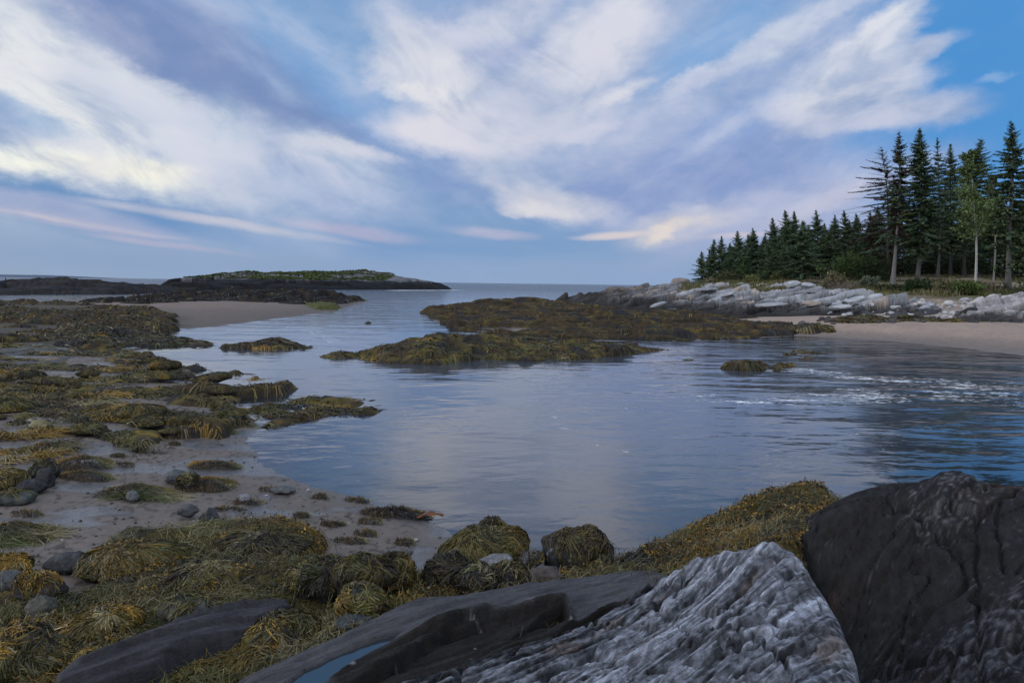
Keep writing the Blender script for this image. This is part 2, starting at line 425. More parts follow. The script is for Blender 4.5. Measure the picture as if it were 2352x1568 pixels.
far_land = np.r_[far_front[:, :2], [[44, 18], [90, 10], [190, 60], [190, 240], [90, 230], [60, 180], [44, 140], [30, 122], [22, 112], [12, 106], [0, 96], [-8, 82]]]
_c = [tuple(v) for v in np.c_[far_front[:, :2], np.zeros(len(far_front))]]
_c += [tuple(v) for v in TOPS([(2352, 735, 46), (2200, 740, 44), (2050, 745, 43), (1900, 745, 43), (2352, 700, 57), (2200, 700, 57), (2050, 709, 58), (1900, 719, 57),
    (1700, 724, 57), (1500, 724, 65), (1300, 726, 66), (2352, 676, 68), (2200, 674, 68), (2050, 672, 70), (1900, 676, 74), (1750, 680, 80), (1600, 682, 85), (1450, 686, 90),
    (2309, 664, 72), (2234, 663, 72), (2100, 656, 76), (2050, 651, 78), (1900, 646, 84), (1830, 644, 90), (1720, 647, 98), (1600, 652, 104), (1500, 662, 100), (1150, 705, 76),
    (2100, 630, 100), (2250, 630, 102), (1900, 636, 100)])]
_c += [(80, 120, 4.6), (100, 70, 3.6), (120, 160, 4.2), (70, 160, 3.6), (60, 45, 3.0), (44, 140, 0), (30, 122, 0), (12, 106, 0), (0, 96, 0), (-8, 82, 0), (60, 180, 0), (90, 230, 0), (44, 18, 0), (90, 10, .5), (190, 240, 1.0), (190, 60, 2.0)]
_ct = TPS(_c, 2e-4)
def ground_h(x, y):
    x = np.asarray(x, float); y = np.asarray(y, float)
    w = fbm(x * 0.45, y * 0.45, 3, 5) * np.clip(y * 0.02, 0.05, 0.8)
    d = sdpoly(x, y, near_land) + w
    ha = np.where(d > 0, 0.22 * (1 - np.exp(-np.maximum(d, 0) * 0.055 / 0.22)), np.maximum(d * 0.09, -2.0))
    sb = sstep(60, 66, y) * sstep(-60, -40, x)
    ha = ha + 0.18 * np.where(d > 0, 1 - np.exp(-np.maximum(d, 0) * 0.10), 0) * sb
    m = (x > -30) & (y > 5)
    hc = np.full(x.shape, -2.5)
    if m.any():
        dc = sdpoly(x[m], y[m], far_land)
        t = np.clip(_ct(x[m], y[m]), 0.02, 7)
        hc[m] = np.where(dc > 0, t * (1 - np.exp(-np.maximum(dc, 0) * 0.7)), np.maximum(dc * 0.10, -2.0))
    h = np.maximum(ha, hc)
    near = np.exp(-np.hypot(x, y) / 30.0)
    h = h + 0.018 * near * fbm(x * 1.4, y * 1.4, 4, 9) * (h > -0.3) + 0.05 * fbm(x * 0.25, y * 0.25, 3, 12) * (hc > 0.6)
    h = h + 0.010 * near * np.maximum(fbm(x * 7, y * 7, 3, 33), 0)
    return h

az = np.concatenate([np.linspace(-math.pi, -0.75, 40)[:-1], np.linspace(-0.75, 0.75, 760), np.linspace(0.75, math.pi, 40)[1:]])
ds = [0.6]
while ds[-1] < 320: ds.append(ds[-1] + max(0.012, min(1.6 * ds[-1] ** 2 / 2049, 0.013 * ds[-1])))
ds += [420, 650, 1100, 2200, 5000, 12000]
A, D = np.meshgrid(az, np.array(ds)); gx = D * np.sin(A); gy = D * np.cos(A)
gz = np.where(D < 330, ground_h(gx, gy), -2.5)
v = np.stack([gx, gy, gz], -1).reshape(-1, 3); f = grid_faces(*gx.shape)
X, Y, Z = v.T
# surface: sand, wet sand, soil and grass litter on the bank
sand = np.array([0.275, 0.208, 0.165]); wet = np.array([0.122, 0.104, 0.092]); soil = np.array([0.075, 0.065, 0.035]); bed = np.array([0.06, 0.065, 0.06])
n1 = fbm(X * 0.5, Y * 0.5, 4, 21); n2 = fbm(X * 2.2, Y * 2.2, 4, 22); n3 = fbm(X * 0.15, Y * 0.15, 3, 23)
w_wet = 1 - sstep(0.05, 0.5, Z + 0.1 * n1); w_wet = np.where(Y < 30, np.maximum(w_wet, 0.55 + 0.45 * sstep(-.2, .3, n1)), w_wet * (0.75 + .3 * n1))
w_wet = np.clip(w_wet, 0, 1)
c = sand + (wet - sand) * w_wet[:, None]
c = c * (1 + 0.16 * n2 + 0.12 * n1)[:, None] * np.where((X < 0) & (Y > 30), .62, 1)[:, None]
bank = sstep(1.75, 2.3, Z + 0.5 * n1 + 0.15 * n3) * (X > 5) * (Y > 40)
g_col = soil * (1 + .5 * n2)[:, None] + np.maximum(n3 + .2, 0)[:, None] * np.array([.05, .06, .015])
# worn dusty path under the tall trees
path = np.exp(-((Z - 3.9) / 1.2) ** 2) * sstep(.02, .35, fbm(X * .12 + 4, Y * .2, 3, 77)) * (X > 38)
g_col = g_col + path[:, None] * (np.array([.30, .24, .18]) - g_col) * .8
c = c + (g_col - c) * bank[:, None]
c = np.where((Z < 0)[:, None], c + (bed - c) * sstep(0, -.5, Z)[:, None], c)
# bits of torn weed and grit on the near sand
bits = sstep(.12, .42, fbm(X * 9, Y * 9, 3, 41) + .5 * fbm(X * 1.1, Y * 1.1, 3, 42)) * (Y < 26) * (Z > -.05)
c = c + bits[:, None] * (np.array([.035, .03, .02]) - c) * .75
mp_ = sstep(-1.5, 1.5, sdpoly(X, Y, PXY([(-400, 690), (200, 706), (330, 714), (405, 732), (400, 762), (250, 800), (-400, 880)])) + 1.5 * n1)
c = c + (np.array([.035, .030, .018]) * (1 + .5 * n2)[:, None] - c) * (mp_ * .85)[:, None]
wetness = np.where(Y < 30, sstep(.04, .34, fbm(X * .55 + 3, Y * 1.1, 3, 51) + .25 * sstep(-4.5, -6.5, X) * (Y < 14)), 0) * (Z > 0) + sstep(.04, 0.0, Z) * .4
m_sand, nt = new_mat('sand'); pos = position(nt)
h1 = nt.noise(pos, 5, 8, 0.7); h2 = nt.noise(pos, 60, 3, 0.6)
hh = nt.math('ADD', nt.math('MULTIPLY', h1, .7), nt.math('MULTIPLY', h2, .3))
wt = nt.n('ShaderNodeAttribute', attribute_name='Wet').outputs['Fac']
cv = nt.n('ShaderNodeVectorMath', operation='SCALE'); nt.l(colattr(nt), cv.inputs[0]); nt.l(nt.rng(hh, .3, .7, .72, 1.28, False), cv.inputs[3])
finish(nt, nt.mix(nt.math('MULTIPLY', wt, .45), cv.outputs[0], (.05, .048, .05)), nt.rng(wt, 0, 1, .8, .13), nt.rng(wt, 0, 1, .25, .8), hh, .5, .03)
gme = mesh('ground', v, f, m_sand, np.clip(c, .004, 1), attrs={'Wet': np.clip(wetness, 0, 1)})
tag(obj('ground', gme), 'sand and sea bed with wet grey beach', 'ground', kind='structure')

# ------------------------------------------------------------------ water
ds = [3.0]
while ds[-1] < 500: ds.append(ds[-1] + max(.03, min(4 * ds[-1] ** 2 / 2049, 0.03 * ds[-1])))
ds += [700, 1100, 2000, 5000, 14000]
az = np.concatenate([np.linspace(-math.pi, -0.75, 40)[:-1], np.linspace(-0.75, 0.75, 520), np.linspace(0.75, math.pi, 40)[1:]])
A, D = np.meshgrid(az, np.array(ds)); wx = (D * np.sin(A)).ravel(); wy = (D * np.cos(A)).ravel()
depth = np.where(D.ravel() < 330, -ground_h(wx, wy), 2.5)
f = grid_faces(*A.shape, keep=(depth > -0.12))
def px_of(x, y, z=0):
    q = np.stack([x, y, np.full_like(x, z) - CAMH], -1); dd = np.maximum(q @ _f, 1e-3)
    return PW / 2 + FL * (q @ _r) / dd, PH / 2 - FL * (q @ _u) / dd
def seg_mask(pts, w0):
    """soft band along a line on the water, metres; pts (px, py, half width m)"""
    q = np.array(pts, float); w = P(q[:, 0], q[:, 1])[:, :2]; out = np.zeros(len(wx))
    for i in range(len(q) - 1):
        a, b = w[i], w[i + 1]; e = b - a
        t = np.clip(((wx - a[0]) * e[0] + (wy - a[1]) * e[1]) / (e @ e), 0, 1)
        dd = np.hypot(wx - a[0] - t * e[0], wy - a[1] - t * e[1]); ww = q[i, 2] + (q[i + 1, 2] - q[i, 2]) * t
        out = np.maximum(out, np.clip(1.4 - 1.4 * dd / ww, 0, 1))
    return out
foam = np.zeros(len(wx))
foam = np.maximum(foam, .78 * seg_mask([(1640, 915, 1.8), (1800, 922, 2.2), (2050, 905, 3.6), (2250, 910, 5.0), (2500, 925, 6)], 0))
foam = np.maximum(foam, .80 * seg_mask([(1850, 850, 2.2), (2000, 870, 2.5), (2352, 890, 4)], 0))
foam = np.maximum(foam, .66 * seg_mask([(1300, 950, 1.5), (1500, 920, 2.5), (1700, 920, 3)], 0))
foam = np.maximum(foam, .60 * seg_mask([(1100, 900, 1.5), (1300, 1000, 2.5), (1600, 1050, 2.5), (2200, 1000, 3)], 0))
foam = np.maximum(foam, .95 * seg_mask([(240, 797, .5), (330, 799, .6), (420, 797, .35), (500, 800, .3)], 0))
foam = np.maximum(foam, .75 * seg_mask([(640, 746, 2.0), (720, 760, 1.6), (780, 790, 1.2), (700, 790, 1.4)], 0))
foam = np.maximum(foam, .72 * seg_mask([(820, 690, 5), (900, 694, 7), (1000, 690, 7)], 0))
foam = np.maximum(foam, 1.0 * seg_mask([(905, 667, 9), (960, 666.5, 13), (1000, 666.5, 9), (1060, 666, 6)], 0))
foam = np.maximum(foam, .7 * seg_mask([(660, 669, 9), (760, 670, 9)], 0))
foam = np.maximum(foam, .8 * seg_mask([(1420, 781, .8), (1560, 782, .7), (1640, 780, .8), (1830, 776, .8)], 0))
foam = np.maximum(foam, .7 * seg_mask([(1860, 778, .7), (1990, 784, .4)], 0))
foam = np.maximum(foam, .55 * seg_mask([(620, 1020, 1.5), (800, 1080, 2), (1000, 1180, 1.5)], 0))
chop = np.clip(sstep(36, 60, wy) * .7 + sstep(70, 160, wy) * 1.6 + sstep(1, 9, wx) * .42 * (wy < 40) + .26, 0, 3)
m_water, nt = new_mat('sea_water'); pos = position(nt)
at = lambda n: nt.n('ShaderNodeAttribute', attribute_name=n).outputs['Fac']
q1 = nt.mapping(nt.mapping(pos, rot=(0, 0, R(8))), scale=(1, 2.6, 1))
q2 = nt.mapping(nt.mapping(pos, rot=(0, 0, R(-14))), scale=(1, 2.2, 1))
a1 = nt.noise(q1, 2.6, 3, .55, .4); a2 = nt.noise(q2, .9, 3, .5, .3); a3 = nt.noise(q1, .22, 3, .5)
hgt = nt.math('ADD', nt.math('ADD', nt.math('MULTIPLY', a1, .013), nt.math('MULTIPLY', a2, .060)), nt.math('MULTIPLY', a3, .07))
patch = nt.rng(nt.noise(nt.mapping(pos, scale=(.6, 1.3, 1)), .35, 3), .35, .65, .45, 1.2)
hgt = nt.math('MULTIPLY', nt.math('MULTIPLY', hgt, patch), at('Chop'))
bp = nt.n('ShaderNodeBump'); bp.inputs['Strength'].default_value = 1.0; bp.inputs['Distance'].default_value = 1.0; nt.l(hgt, bp.inputs['Height'])
alpha = nt.math('SUBTRACT', 1.0, nt.math('EXPONENT', nt.math('MULTIPLY', nt.math('MAXIMUM', at('Depth'), 0.0), -5.0)))
tr = nt.n('ShaderNodeBsdfTransparent'); tr.inputs[0].default_value = (.55, .62, .66, 1)
df = nt.n('ShaderNodeBsdfDiffuse'); df.inputs[0].default_value = (.050, .062, .084, 1)
body = nt.n('ShaderNodeMixShader'); nt.l(alpha, body.inputs[0]); nt.l(tr.outputs[0], body.inputs[1]); nt.l(df.outputs[0], body.inputs[2])
gl = nt.n('ShaderNodeBsdfGlossy'); gl.inputs['Roughness'].default_value = .06; gl.inputs[0].default_value = (.95, .97, 1, 1); nt.l(bp.outputs[0], gl.inputs['Normal'])
fr = nt.n('ShaderNodeFresnel'); fr.inputs[0].default_value = 2.05; nt.l(bp.outputs[0], fr.inputs['Normal'])
ws = nt.n('ShaderNodeMixShader'); nt.l(nt.math('MULTIPLY', fr.outputs[0], nt.math('SUBTRACT', 1.0, at('Far'))), ws.inputs[0]); nt.l(body.outputs[0], ws.inputs[1]); nt.l(gl.outputs[0], ws.inputs[2])
fq = nt.mapping(nt.mapping(pos, rot=(0, 0, R(5))), scale=(1, 3.2, 1))
fn = nt.math('ADD', nt.math('MULTIPLY', nt.noise(fq, 4.2, 4, .6, .5), .62), nt.math('MULTIPLY', nt.noise(fq, .55, 3, .6), .38))
ff = nt.rng(nt.math('SUBTRACT', fn, nt.math('SUBTRACT', .93, nt.math('MULTIPLY', at('Foam'), .50))), 0, .06, 0, .95)
fd = nt.n('ShaderNodeBsdfDiffuse'); fd.inputs[0].default_value = (.78, .82, .86, 1)
ms = nt.n('ShaderNodeMixShader'); nt.l(ff, ms.inputs[0]); nt.l(ws.outputs[0], ms.inputs[1]); nt.l(fd.outputs[0], ms.inputs[2])
nt.l(ms.outputs[0], nt.n('ShaderNodeOutputMaterial').inputs[0])
wv = np.stack([wx, wy, np.zeros_like(wx)], -1)
far = .38 * sstep(55, 330, np.hypot(wx, wy))
wv, f, depth, foam, chop, far = compact(wv, f, depth, foam, chop, far)
tag(obj('sea', mesh('sea', wv, f, m_water, attrs={'Depth': depth, 'Foam': foam, 'Chop': chop, 'Far': far})), 'calm blue grey cove and open sea', 'sea', kind='structure')
# ------------------------------------------------------------------ rock ledges with rockweed
OLIVE = np.array([.092, .076, .020]); GOLD = np.array([.195, .115, .017]); BROWN = np.array([.040, .027, .012]); BLACKW = np.array([.016, .015, .012]); GREENW = np.array([.052, .060, .018]); PALEW = np.array([.15, .13, .07])
m_ledge = mat_rock('wet_ledge_rock', .9, .10, 2.0, .85, .12, 0, (1, 1.6, 1))
m_weedrock = mat_rock('weedy_rock', .9, .06, 6.0, .8, .15)
m_pale = mat_rock('pale_rock', .7, .06, 3.0, .8, .3, 0, (.6, 1.8, 2), .35)
m_weed = mat_strand('rockweed', .5, .28)

class Field:
    """height field over a footprint: spline top, rounded edges, falling away outside"""
    def __init__(s, poly, tops, edge=.3, out=1.2, warp=.3, wscale=1.0, rough=None, lam=1e-3, cap=None):
        s.poly = np.asarray(poly)[:, :2]; s.t = TPS(tops, lam); s.edge, s.out, s.warp, s.ws = edge, out, warp, wscale; s.rough = rough; s.cap = cap
    def sd(s, x, y):
        d = sdpoly(x, y, s.poly)
        if s.warp: d = d + s.warp * fbm(x * s.ws, y * s.ws, 4, 61)
        return d
    def __call__(s, x, y):
        d = s.sd(x, y); e = s.edge
        h = s.t(x, y)
        if s.cap is not None: h = np.minimum(h, s.cap)
        q = np.clip((e - d) / e, 0, None)
        h = h - np.where(d > 0, e * .6 * (1 - np.sqrt(np.maximum(1 - np.minimum(q, 1) ** 2, 0))) * 1.0, e * .6 + np.minimum(-d, 6) * s.out)
        if s.rough is not None: h = h + s.rough(x, y) * sstep(-.1 * e, e, d)
        return h

def pick_colors(n, w, seed=0):
    pal = [OLIVE, GOLD, BROWN, BLACKW, GREENW, PALEW]
    r = np.random.default_rng(seed); i = r.choice(6, n, p=np.array(w) / np.sum(w))
    return np.array(pal)[i] * r.uniform(.65, 1.4, (n, 1))

def strands(H, x, y, length, width, cols, seed=0, k=5, lift=.012, flow=None, curl=.9, fscale=1.0, gmix=1.0, taper=.35, zmin=-.05, wave=0.0):
    """draped ribbons that run downhill from their holdfasts; returns v, f, col"""
    r = np.random.default_rng(seed); n = len(x); x = x.copy(); y = y.copy()
    length = np.broadcast_to(length, n) * r.uniform(.55, 1.35, n); width = np.broadcast_to(width, n) * r.uniform(.6, 1.4, n)
    step = length / k; th = fbm(x * fscale, y * fscale, 3, seed + 3) * math.pi * 1.5 + (flow if flow is not None else 0)
    th = th + r.normal(0, .35, n); bend = r.normal(0, curl, n) / k
    e = np.maximum(.02, step * .3); pts = []; lf = lift * r.uniform(.2, 1.6, n)
    z = H(x, y)
    for j in range(k + 1):
        t = j / k
        pts.append(np.stack([x, y, np.maximum(z, zmin) + lf * (math.sin(math.pi * min(1, t * .9 + .1)) + .15) + wave * r.normal(0, 1, n) * lf], -1))
        if j == k: break
        zx = H(x + e, y); zy = H(x, y + e)
        gx = (zx - z) / e; gy = (zy - z) / e; gm = np.sqrt(gx * gx + gy * gy) + 1e-6
        w = np.clip(gm * 2.2, 0, 1) * gmix
        dx = np.cos(th) * (1 - w) - gx / gm * w; dy = np.sin(th) * (1 - w) - gy / gm * w
        dn = np.hypot(dx, dy) + 1e-6; dx /= dn; dy /= dn
        slope = gx * dx + gy * dy
        s = step / np.sqrt(1 + np.clip(slope, -6, 6) ** 2)
        x = x + dx * s; y = y + dy * s; th = th + bend; z = H(x, y)
    p = np.stack(pts, 1)                                       # n, k+1, 3
    tg = np.gradient(p, axis=1); tg /= np.linalg.norm(tg, axis=2, keepdims=True) + 1e-9
    ax = r.normal(0, .6, (n, 1, 3)) + np.array([0, -.35, 1.0])
    sdv = np.cross(tg, ax); sdv /= np.linalg.norm(sdv, axis=2, keepdims=True) + 1e-9
    wd = width[:, None] * np.linspace(1, taper, k + 1)[None]
    a = p - sdv * wd[..., None] / 2; b = p + sdv * wd[..., None] / 2
    v = np.stack([a, b], 2).reshape(-1, 3)
    base = (np.arange(n) * (k + 1) * 2)[:, None] + (np.arange(k) * 2)[None]
    f = np.stack([base, base + 1, base + 3, base + 2], -1).reshape(-1, 4)
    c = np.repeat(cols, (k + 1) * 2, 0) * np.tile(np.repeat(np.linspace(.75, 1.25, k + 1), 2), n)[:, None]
    return v, f, np.clip(c, .003, 1)

def sample_poly(poly, n, seed, pad=0.0):
    """points spread evenly as seen from the shore (denser nearer the viewer)"""
    r = np.random.default_rng(seed); p = np.asarray(poly)[:, :2]
    a = np.arctan2(p[:, 0], p[:, 1]); d = np.hypot(p[:, 0], p[:, 1]); out = []; tot = 0
    lo, hi = 1 / (d.max() + pad), 1 / max(d.min() - pad, .5)
    for _ in range(60):
        aa = r.uniform(a.min() - pad / d.min(), a.max() + pad / d.min(), n); q = r.uniform(0, 1, n)
        dd = 1 / (lo + (hi - lo) * q)
        dd = np.where(r.uniform(0, 1, n) < .35, 1 / hi * (lo and (hi / lo)) ** r.uniform(0, 1, n), dd)
        x, y = dd * np.sin(aa), dd * np.cos(aa)
        k = sdpoly(x, y, p) > -pad; out.append(np.stack([x[k], y[k]], -1)); tot += k.sum()
        if tot >= n: break
    return np.concatenate(out)[:n]

def ledge(name, label, cat, H, colfn, mat, weed=None, group=None, pxs=1.5, rel=.010, pad=1.0, sink=.12, mind=.004, rockname='rock', floor=None, facets=False):
    gx, gy = persp_grid(H.poly, pad, pxs, rel, mind=mind)
    z = H(gx, gy); g = ground_h(gx, gy) if floor is None else np.full(gx.shape, floor)
    f = grid_faces(*gx.shape, keep=(z > g - sink))
    v = np.stack([gx, gy, z], -1).reshape(-1, 3)
    dzx = np.gradient(z, axis=1) / (np.hypot(np.gradient(gx, axis=1), np.gradient(gy, axis=1)) + 1e-6)
    dzy = np.gradient(z, axis=0) / (np.hypot(np.gradient(gx, axis=0), np.gradient(gy, axis=0)) + 1e-6)
    sl = np.hypot(dzx, dzy).ravel()
    v, f, sl = compact(v, f, sl)
    c = colfn(v[:, 0], v[:, 1], v[:, 2], sl)
    o0 = np.array([H.poly[:, 0].mean(), H.poly[:, 1].mean(), 0.0])
    root = empty(name, o0, label, cat, group)
    obj(rockname, mesh(rockname, v - o0, f, mat, np.clip(c, .004, 1), smooth=not facets), root)
    if weed:
        w = dict(weed); n = w.pop('n'); mask = w.pop('mask', None); pal = w.pop('pal', (4, 1.2, 2, 2, 2, .6)); pxl = w.pop('len', 26); pxw = w.pop('wid', 1.4)
        seed = w.pop('seed', 5); minl = w.pop('minl', .12)
        p = sample_poly(H.poly, n, seed, w.pop('pad', .1)); x, y = p.T
        zz = H(x, y); k = zz > ground_h(x, y) - .02
        if mask is not None: k &= mask(x, y, zz)
        x, y = x[k], y[k]; d = np.hypot(x, y)
        cols = pick_colors(len(x), pal, seed)
        # tufts of like colour
        rv, _, _, _ = cells(x * 1.6, y * 1.6, seed + 2); cl = pick_colors(64, pal, seed + 9)[(rv * 64).astype(int) % 64]
        cols = (cols * .4 + cl * .6) * np.clip(1 + 1.1 * fbm(x * .7, y * 1.1, 3, seed + 31), .25, 2)[:, None]
        sv, sf, sc = strands(H, x, y, np.maximum(minl, pxl * d / 683), np.maximum(.006, pxw * d / 683), cols, seed, **w)
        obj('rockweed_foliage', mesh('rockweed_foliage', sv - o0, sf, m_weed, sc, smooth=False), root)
    return root

def weed_color(dark=.5, gold=.3, scale=1.0, seed=0):
    def fn(x, y, z, sl):
        n = fbm(x * .8 * scale, y * .8 * scale, 4, 71 + seed); n2 = fbm(x * 3 * scale, y * 3 * scale, 3, 72 + seed)
        c = OLIVE + (BROWN - OLIVE) * sstep(-.25, .35, n + dark - .5)[:, None]
        c = c + (GOLD - c) * (sstep(.1, .5, n2 - n * .5) * gold)[:, None]
        c = c + (BLACKW - c) * (sstep(.4, 1.3, sl) * .85)[:, None]  # steep faces blackened: shade put into the colour, with wet bare rock
        bare = sstep(.08, .3, fbm(x * .9 * scale + 7, y * 1.5 * scale, 4, 75 + seed)); c = c + (np.array([.020, .0205, .022]) - c) * (bare * .95)[:, None]
        return c * (1 + .45 * n2)[:, None]
    return fn
def dark_color(base=(.018, .0185, .020), seed=0, weed=.5):
    base = np.array(base)
    def fn(x, y, z, sl):
        n = fbm(x * .5, y * 1.2, 4, 81 + seed); n2 = fbm(x * 2.5, y * 4, 3, 82 + seed)
        c = np.tile(base, (len(x), 1)) * (1 + .55 * n2 + .25 * n)[:, None]
        c = c + (BROWN * 1.1 - c) * (sstep(-.05, .4, n) * weed)[:, None]
        c = c + (np.array([.07, .07, .074]) - c) * (sstep(.3, .6, n2) * .3)[:, None]
        return c
    return fn
def lumps(a, sx, sy, seed, b=None, rot=0.0):
    """rounded, weed-draped hummocks"""
    ca, sa = math.cos(rot), math.sin(rot)
    def fn(x, y):
        u, w = x * ca + y * sa, -x * sa + y * ca
        u = u + .35 / sx * fbm(u * sx * .7, w * sy * .7, 2, seed + 5); 
        rv, ox, oy, dd = cells(u * sx, w * sy, seed)
        h = a * (rv * 1.1 - .35) * np.sqrt(np.clip(dd * 2.2, 0, 1)) 
        rv2, _, _, dd2 = cells(u * sx * 2.7 + 3, w * sy * 2.7, seed + 1)
        h = h + a * .35 * (rv2 - .3) * np.sqrt(np.clip(dd2 * 2.2, 0, 1))
        return h - a * .42 + a * .45 * fbm(u * sx * .5, w * sy * .5, 3, seed + 2) + a * .12 * fbm(u * sx * 5, w * sy * 5, 3, seed + 3)
    return fn
def slabs(a, sx, sy, tilt, seed, rot=0.0):
    """tilted angular blocks"""
    ca, sa = math.cos(rot), math.sin(rot)
    def fn(x, y):
        u, w = x * ca + y * sa, -x * sa + y * ca
        u = u + .3 / sx * fbm(u * sx, w * sy, 2, seed + 5)
        rv, ox, oy, dd = cells(u * sx, w * sy, seed)
        h = a * (rv - .45) + tilt * ox / sx - .5 * tilt * oy / sy - a * .7 * (1 - sstep(0, .10, dd))
        rv2, ox2, oy2, dd2 = cells(u * sx * 2.9 + 9, w * sy * 2.5, seed + 4)
        h = h + a * .38 * (rv2 - .5) + .5 * tilt * ox2 / sx / 2.9 - a * .12 * (1 - sstep(0, .12, dd2))
        return h - a * .12 + a * .35 * fbm(u * sx * 1.1, w * sy * 2, 4, seed + 8)
    return fn
def edge_tops(poly, z, n=1):
    return [(a, b, z) for a, b in np.asarray(poly)[::n, :2]]

# ---- far left ledge and the grassy island
pl = PXY([(-80, 678), (100, 677), (250, 676.5), (350, 674), (430, 668), (430, 663), (250, 663), (60, 663), (-80, 665)])
H = Field(pl, edge_tops(pl, .4) + [tuple(v) for v in TOPS([(-60, 655, 128), (0, 651, 128), (55, 643, 130), (140, 643, 130), (190, 648, 130), (255, 654, 132), (340, 655, 135), (400, 658, 150)])], 2.5, .5, 1.6, .12, slabs(.5, .10, .25, .08, 3))
ledge('rock_ledge', 'low dark bare ledge beyond the narrow channel of pale water, under the distant headland', 'rock ledge', H, dark_color((.020, .021, .024), 1), m_ledge, rel=.004, pad=3)

pl = PXY([(340, 667.5), (480, 667), (612, 665.8), (760, 665.6), (906, 665), (980, 665), (1042, 664.8), (1030, 661), (900, 656), (700, 654), (500, 653), (380, 656)])
tp = TOPS([(360, 655, 235), (420, 648, 240), (450, 643, 245), (500, 635, 250), (540, 630, 255), (620, 629.5, 258), (700, 630, 262), (800, 629.5, 280), (870, 628.5, 290), (920, 634, 300), (960, 643, 310), (1000, 654, 318), (1030, 660, 318)])
H = Field(pl, edge_tops(pl, .8) + [tuple(v) for v in tp] + [(tp[i][0], tp[i][1] - 22, tp[i][2] - .9) for i in range(3, 10)], 5, .5, 2.5, .06, slabs(.75, .05, .12, .06, 5))
IH = H
def island_color(x, y, z, sl):
    n = fbm(x * .08, y * .2, 4, 91); n2 = fbm(x * .5, y * .9, 3, 92)
    dark = np.array([.012, .012, .013]); pale = np.array([.13, .133, .145])
    k = sstep(2.9, 3.8, z + .8 * n + .6 * n2)
    c = dark + (pale - dark) * k[:, None]
    c = c * (1 + .5 * n2)[:, None]
    return c * (1 - .6 * sstep(.15, .5, fbm(x * .15 + 4, y * .8, 4, 93)))[:, None]
isl = ledge('rocky_island', 'low rocky island with pale ledges, black tide line and a green grassy crown', 'island', H, island_color, m_ledge, rel=.003, pad=6, pxs=.8)
# its turf cap
r = np.random.default_rng(4); tx = r.uniform(-110, -50, 60000); ty = r.uniform(205, 340, 60000)
px_, py_ = px_of(tx, ty); hz = IH(tx, ty)
kk = (hz > 3.3 + .6 * fbm(tx * .07, ty * .1, 3, 8)) & (sdpoly(tx, ty, pl) > 6)
tx, ty, hz = tx[kk], ty[kk], hz[kk]
def leaf_cards(p, size, cols, seed, flat=.5):
    r = np.random.default_rng(seed); n = len(p)
    a = r.normal(0, 1, (n, 3)); a[:, 2] *= flat; a /= np.linalg.norm(a, axis=1, keepdims=True)
    b = np.cross(a, r.normal(0, 1, (n, 3))); b /= np.linalg.norm(b, axis=1, keepdims=True) + 1e-9
    s = np.broadcast_to(size, n)[:, None] * r.uniform(.6, 1.4, (n, 1))
    v = np.stack([p - a * s, p - b * s * .5, p + a * s, p + b * s * .5], 1).reshape(-1, 3)
    return v, np.arange(n * 4).reshape(-1, 4), np.repeat(cols, 4, 0)
m_leaf = mat_strand('leaf', .7, .15)
gc = np.array([.050, .068, .018]) * r.uniform(.5, 1.5, (len(tx), 1)) + np.array([.02, .012, 0]) * np.maximum(fbm(tx * .1, ty * .1, 3, 3), 0)[:, None]
o0 = np.array(isl.location)
lv, lf, lc = leaf_cards(np.stack([tx, ty, hz + r.uniform(0, .35, len(tx))], -1) - o0, .38, gc, 6, .3)
g = obj('turf_foliage', mesh('turf_foliage', lv, lf, m_leaf, lc, smooth=False), isl)

# ---- dark ledge behind the sand bar
pl = PXY([(150, 700), (250, 704), (330, 709), (420, 702.5), (520, 698), (600, 702), (700, 705), (770, 701), (840, 692.5), (842, 689), (700, 680), (560, 674), (370, 682), (250, 692)])
H = Field(pl, edge_tops(pl, .35) + [tuple(v) for v in TOPS([(250, 690, 88), (330, 681, 95), (400, 672, 105), (470, 668, 108), (560, 668, 110), (640, 670, 108), (700, 674, 100), (760, 678, 92), (810, 685, 85), (480, 683, 86), (620, 685, 85), (720, 690, 82), (560, 690, 82), (400, 690, 86)])], 1.6, .6, 1.2, .15, slabs(.55, .16, .5, .10, 13))
ledge('rock_ledge', 'dark weedy ledge along the back of the pale sand bar', 'rock ledge', H, dark_color((.014, .014, .015), 3, .6), m_ledge, rel=.004, pad=2,
      weed=dict(n=2600, pal=(1, .2, 3, 4, 1, .3), len=6, wid=1.2, lift=.06, seed=21))
# bright green algae on its foot
gp = PXY([(705, 706), (735, 702.5), (775, 706), (768, 712), (730, 713)])
H = Field(gp, edge_tops(gp, .55), .4, .8, .3, 1, lumps(.15, 1.2, 2.5, 3))
ledge('algae_rock', 'low rock covered with bright yellow green algae at the end of the sand bar', 'rock', H, lambda x, y, z, sl: np.array([.062, .068, .020]) * (1 + .6 * fbm(x * 2, y * 2, 3, 2))[:, None], m_weedrock, rel=.004)

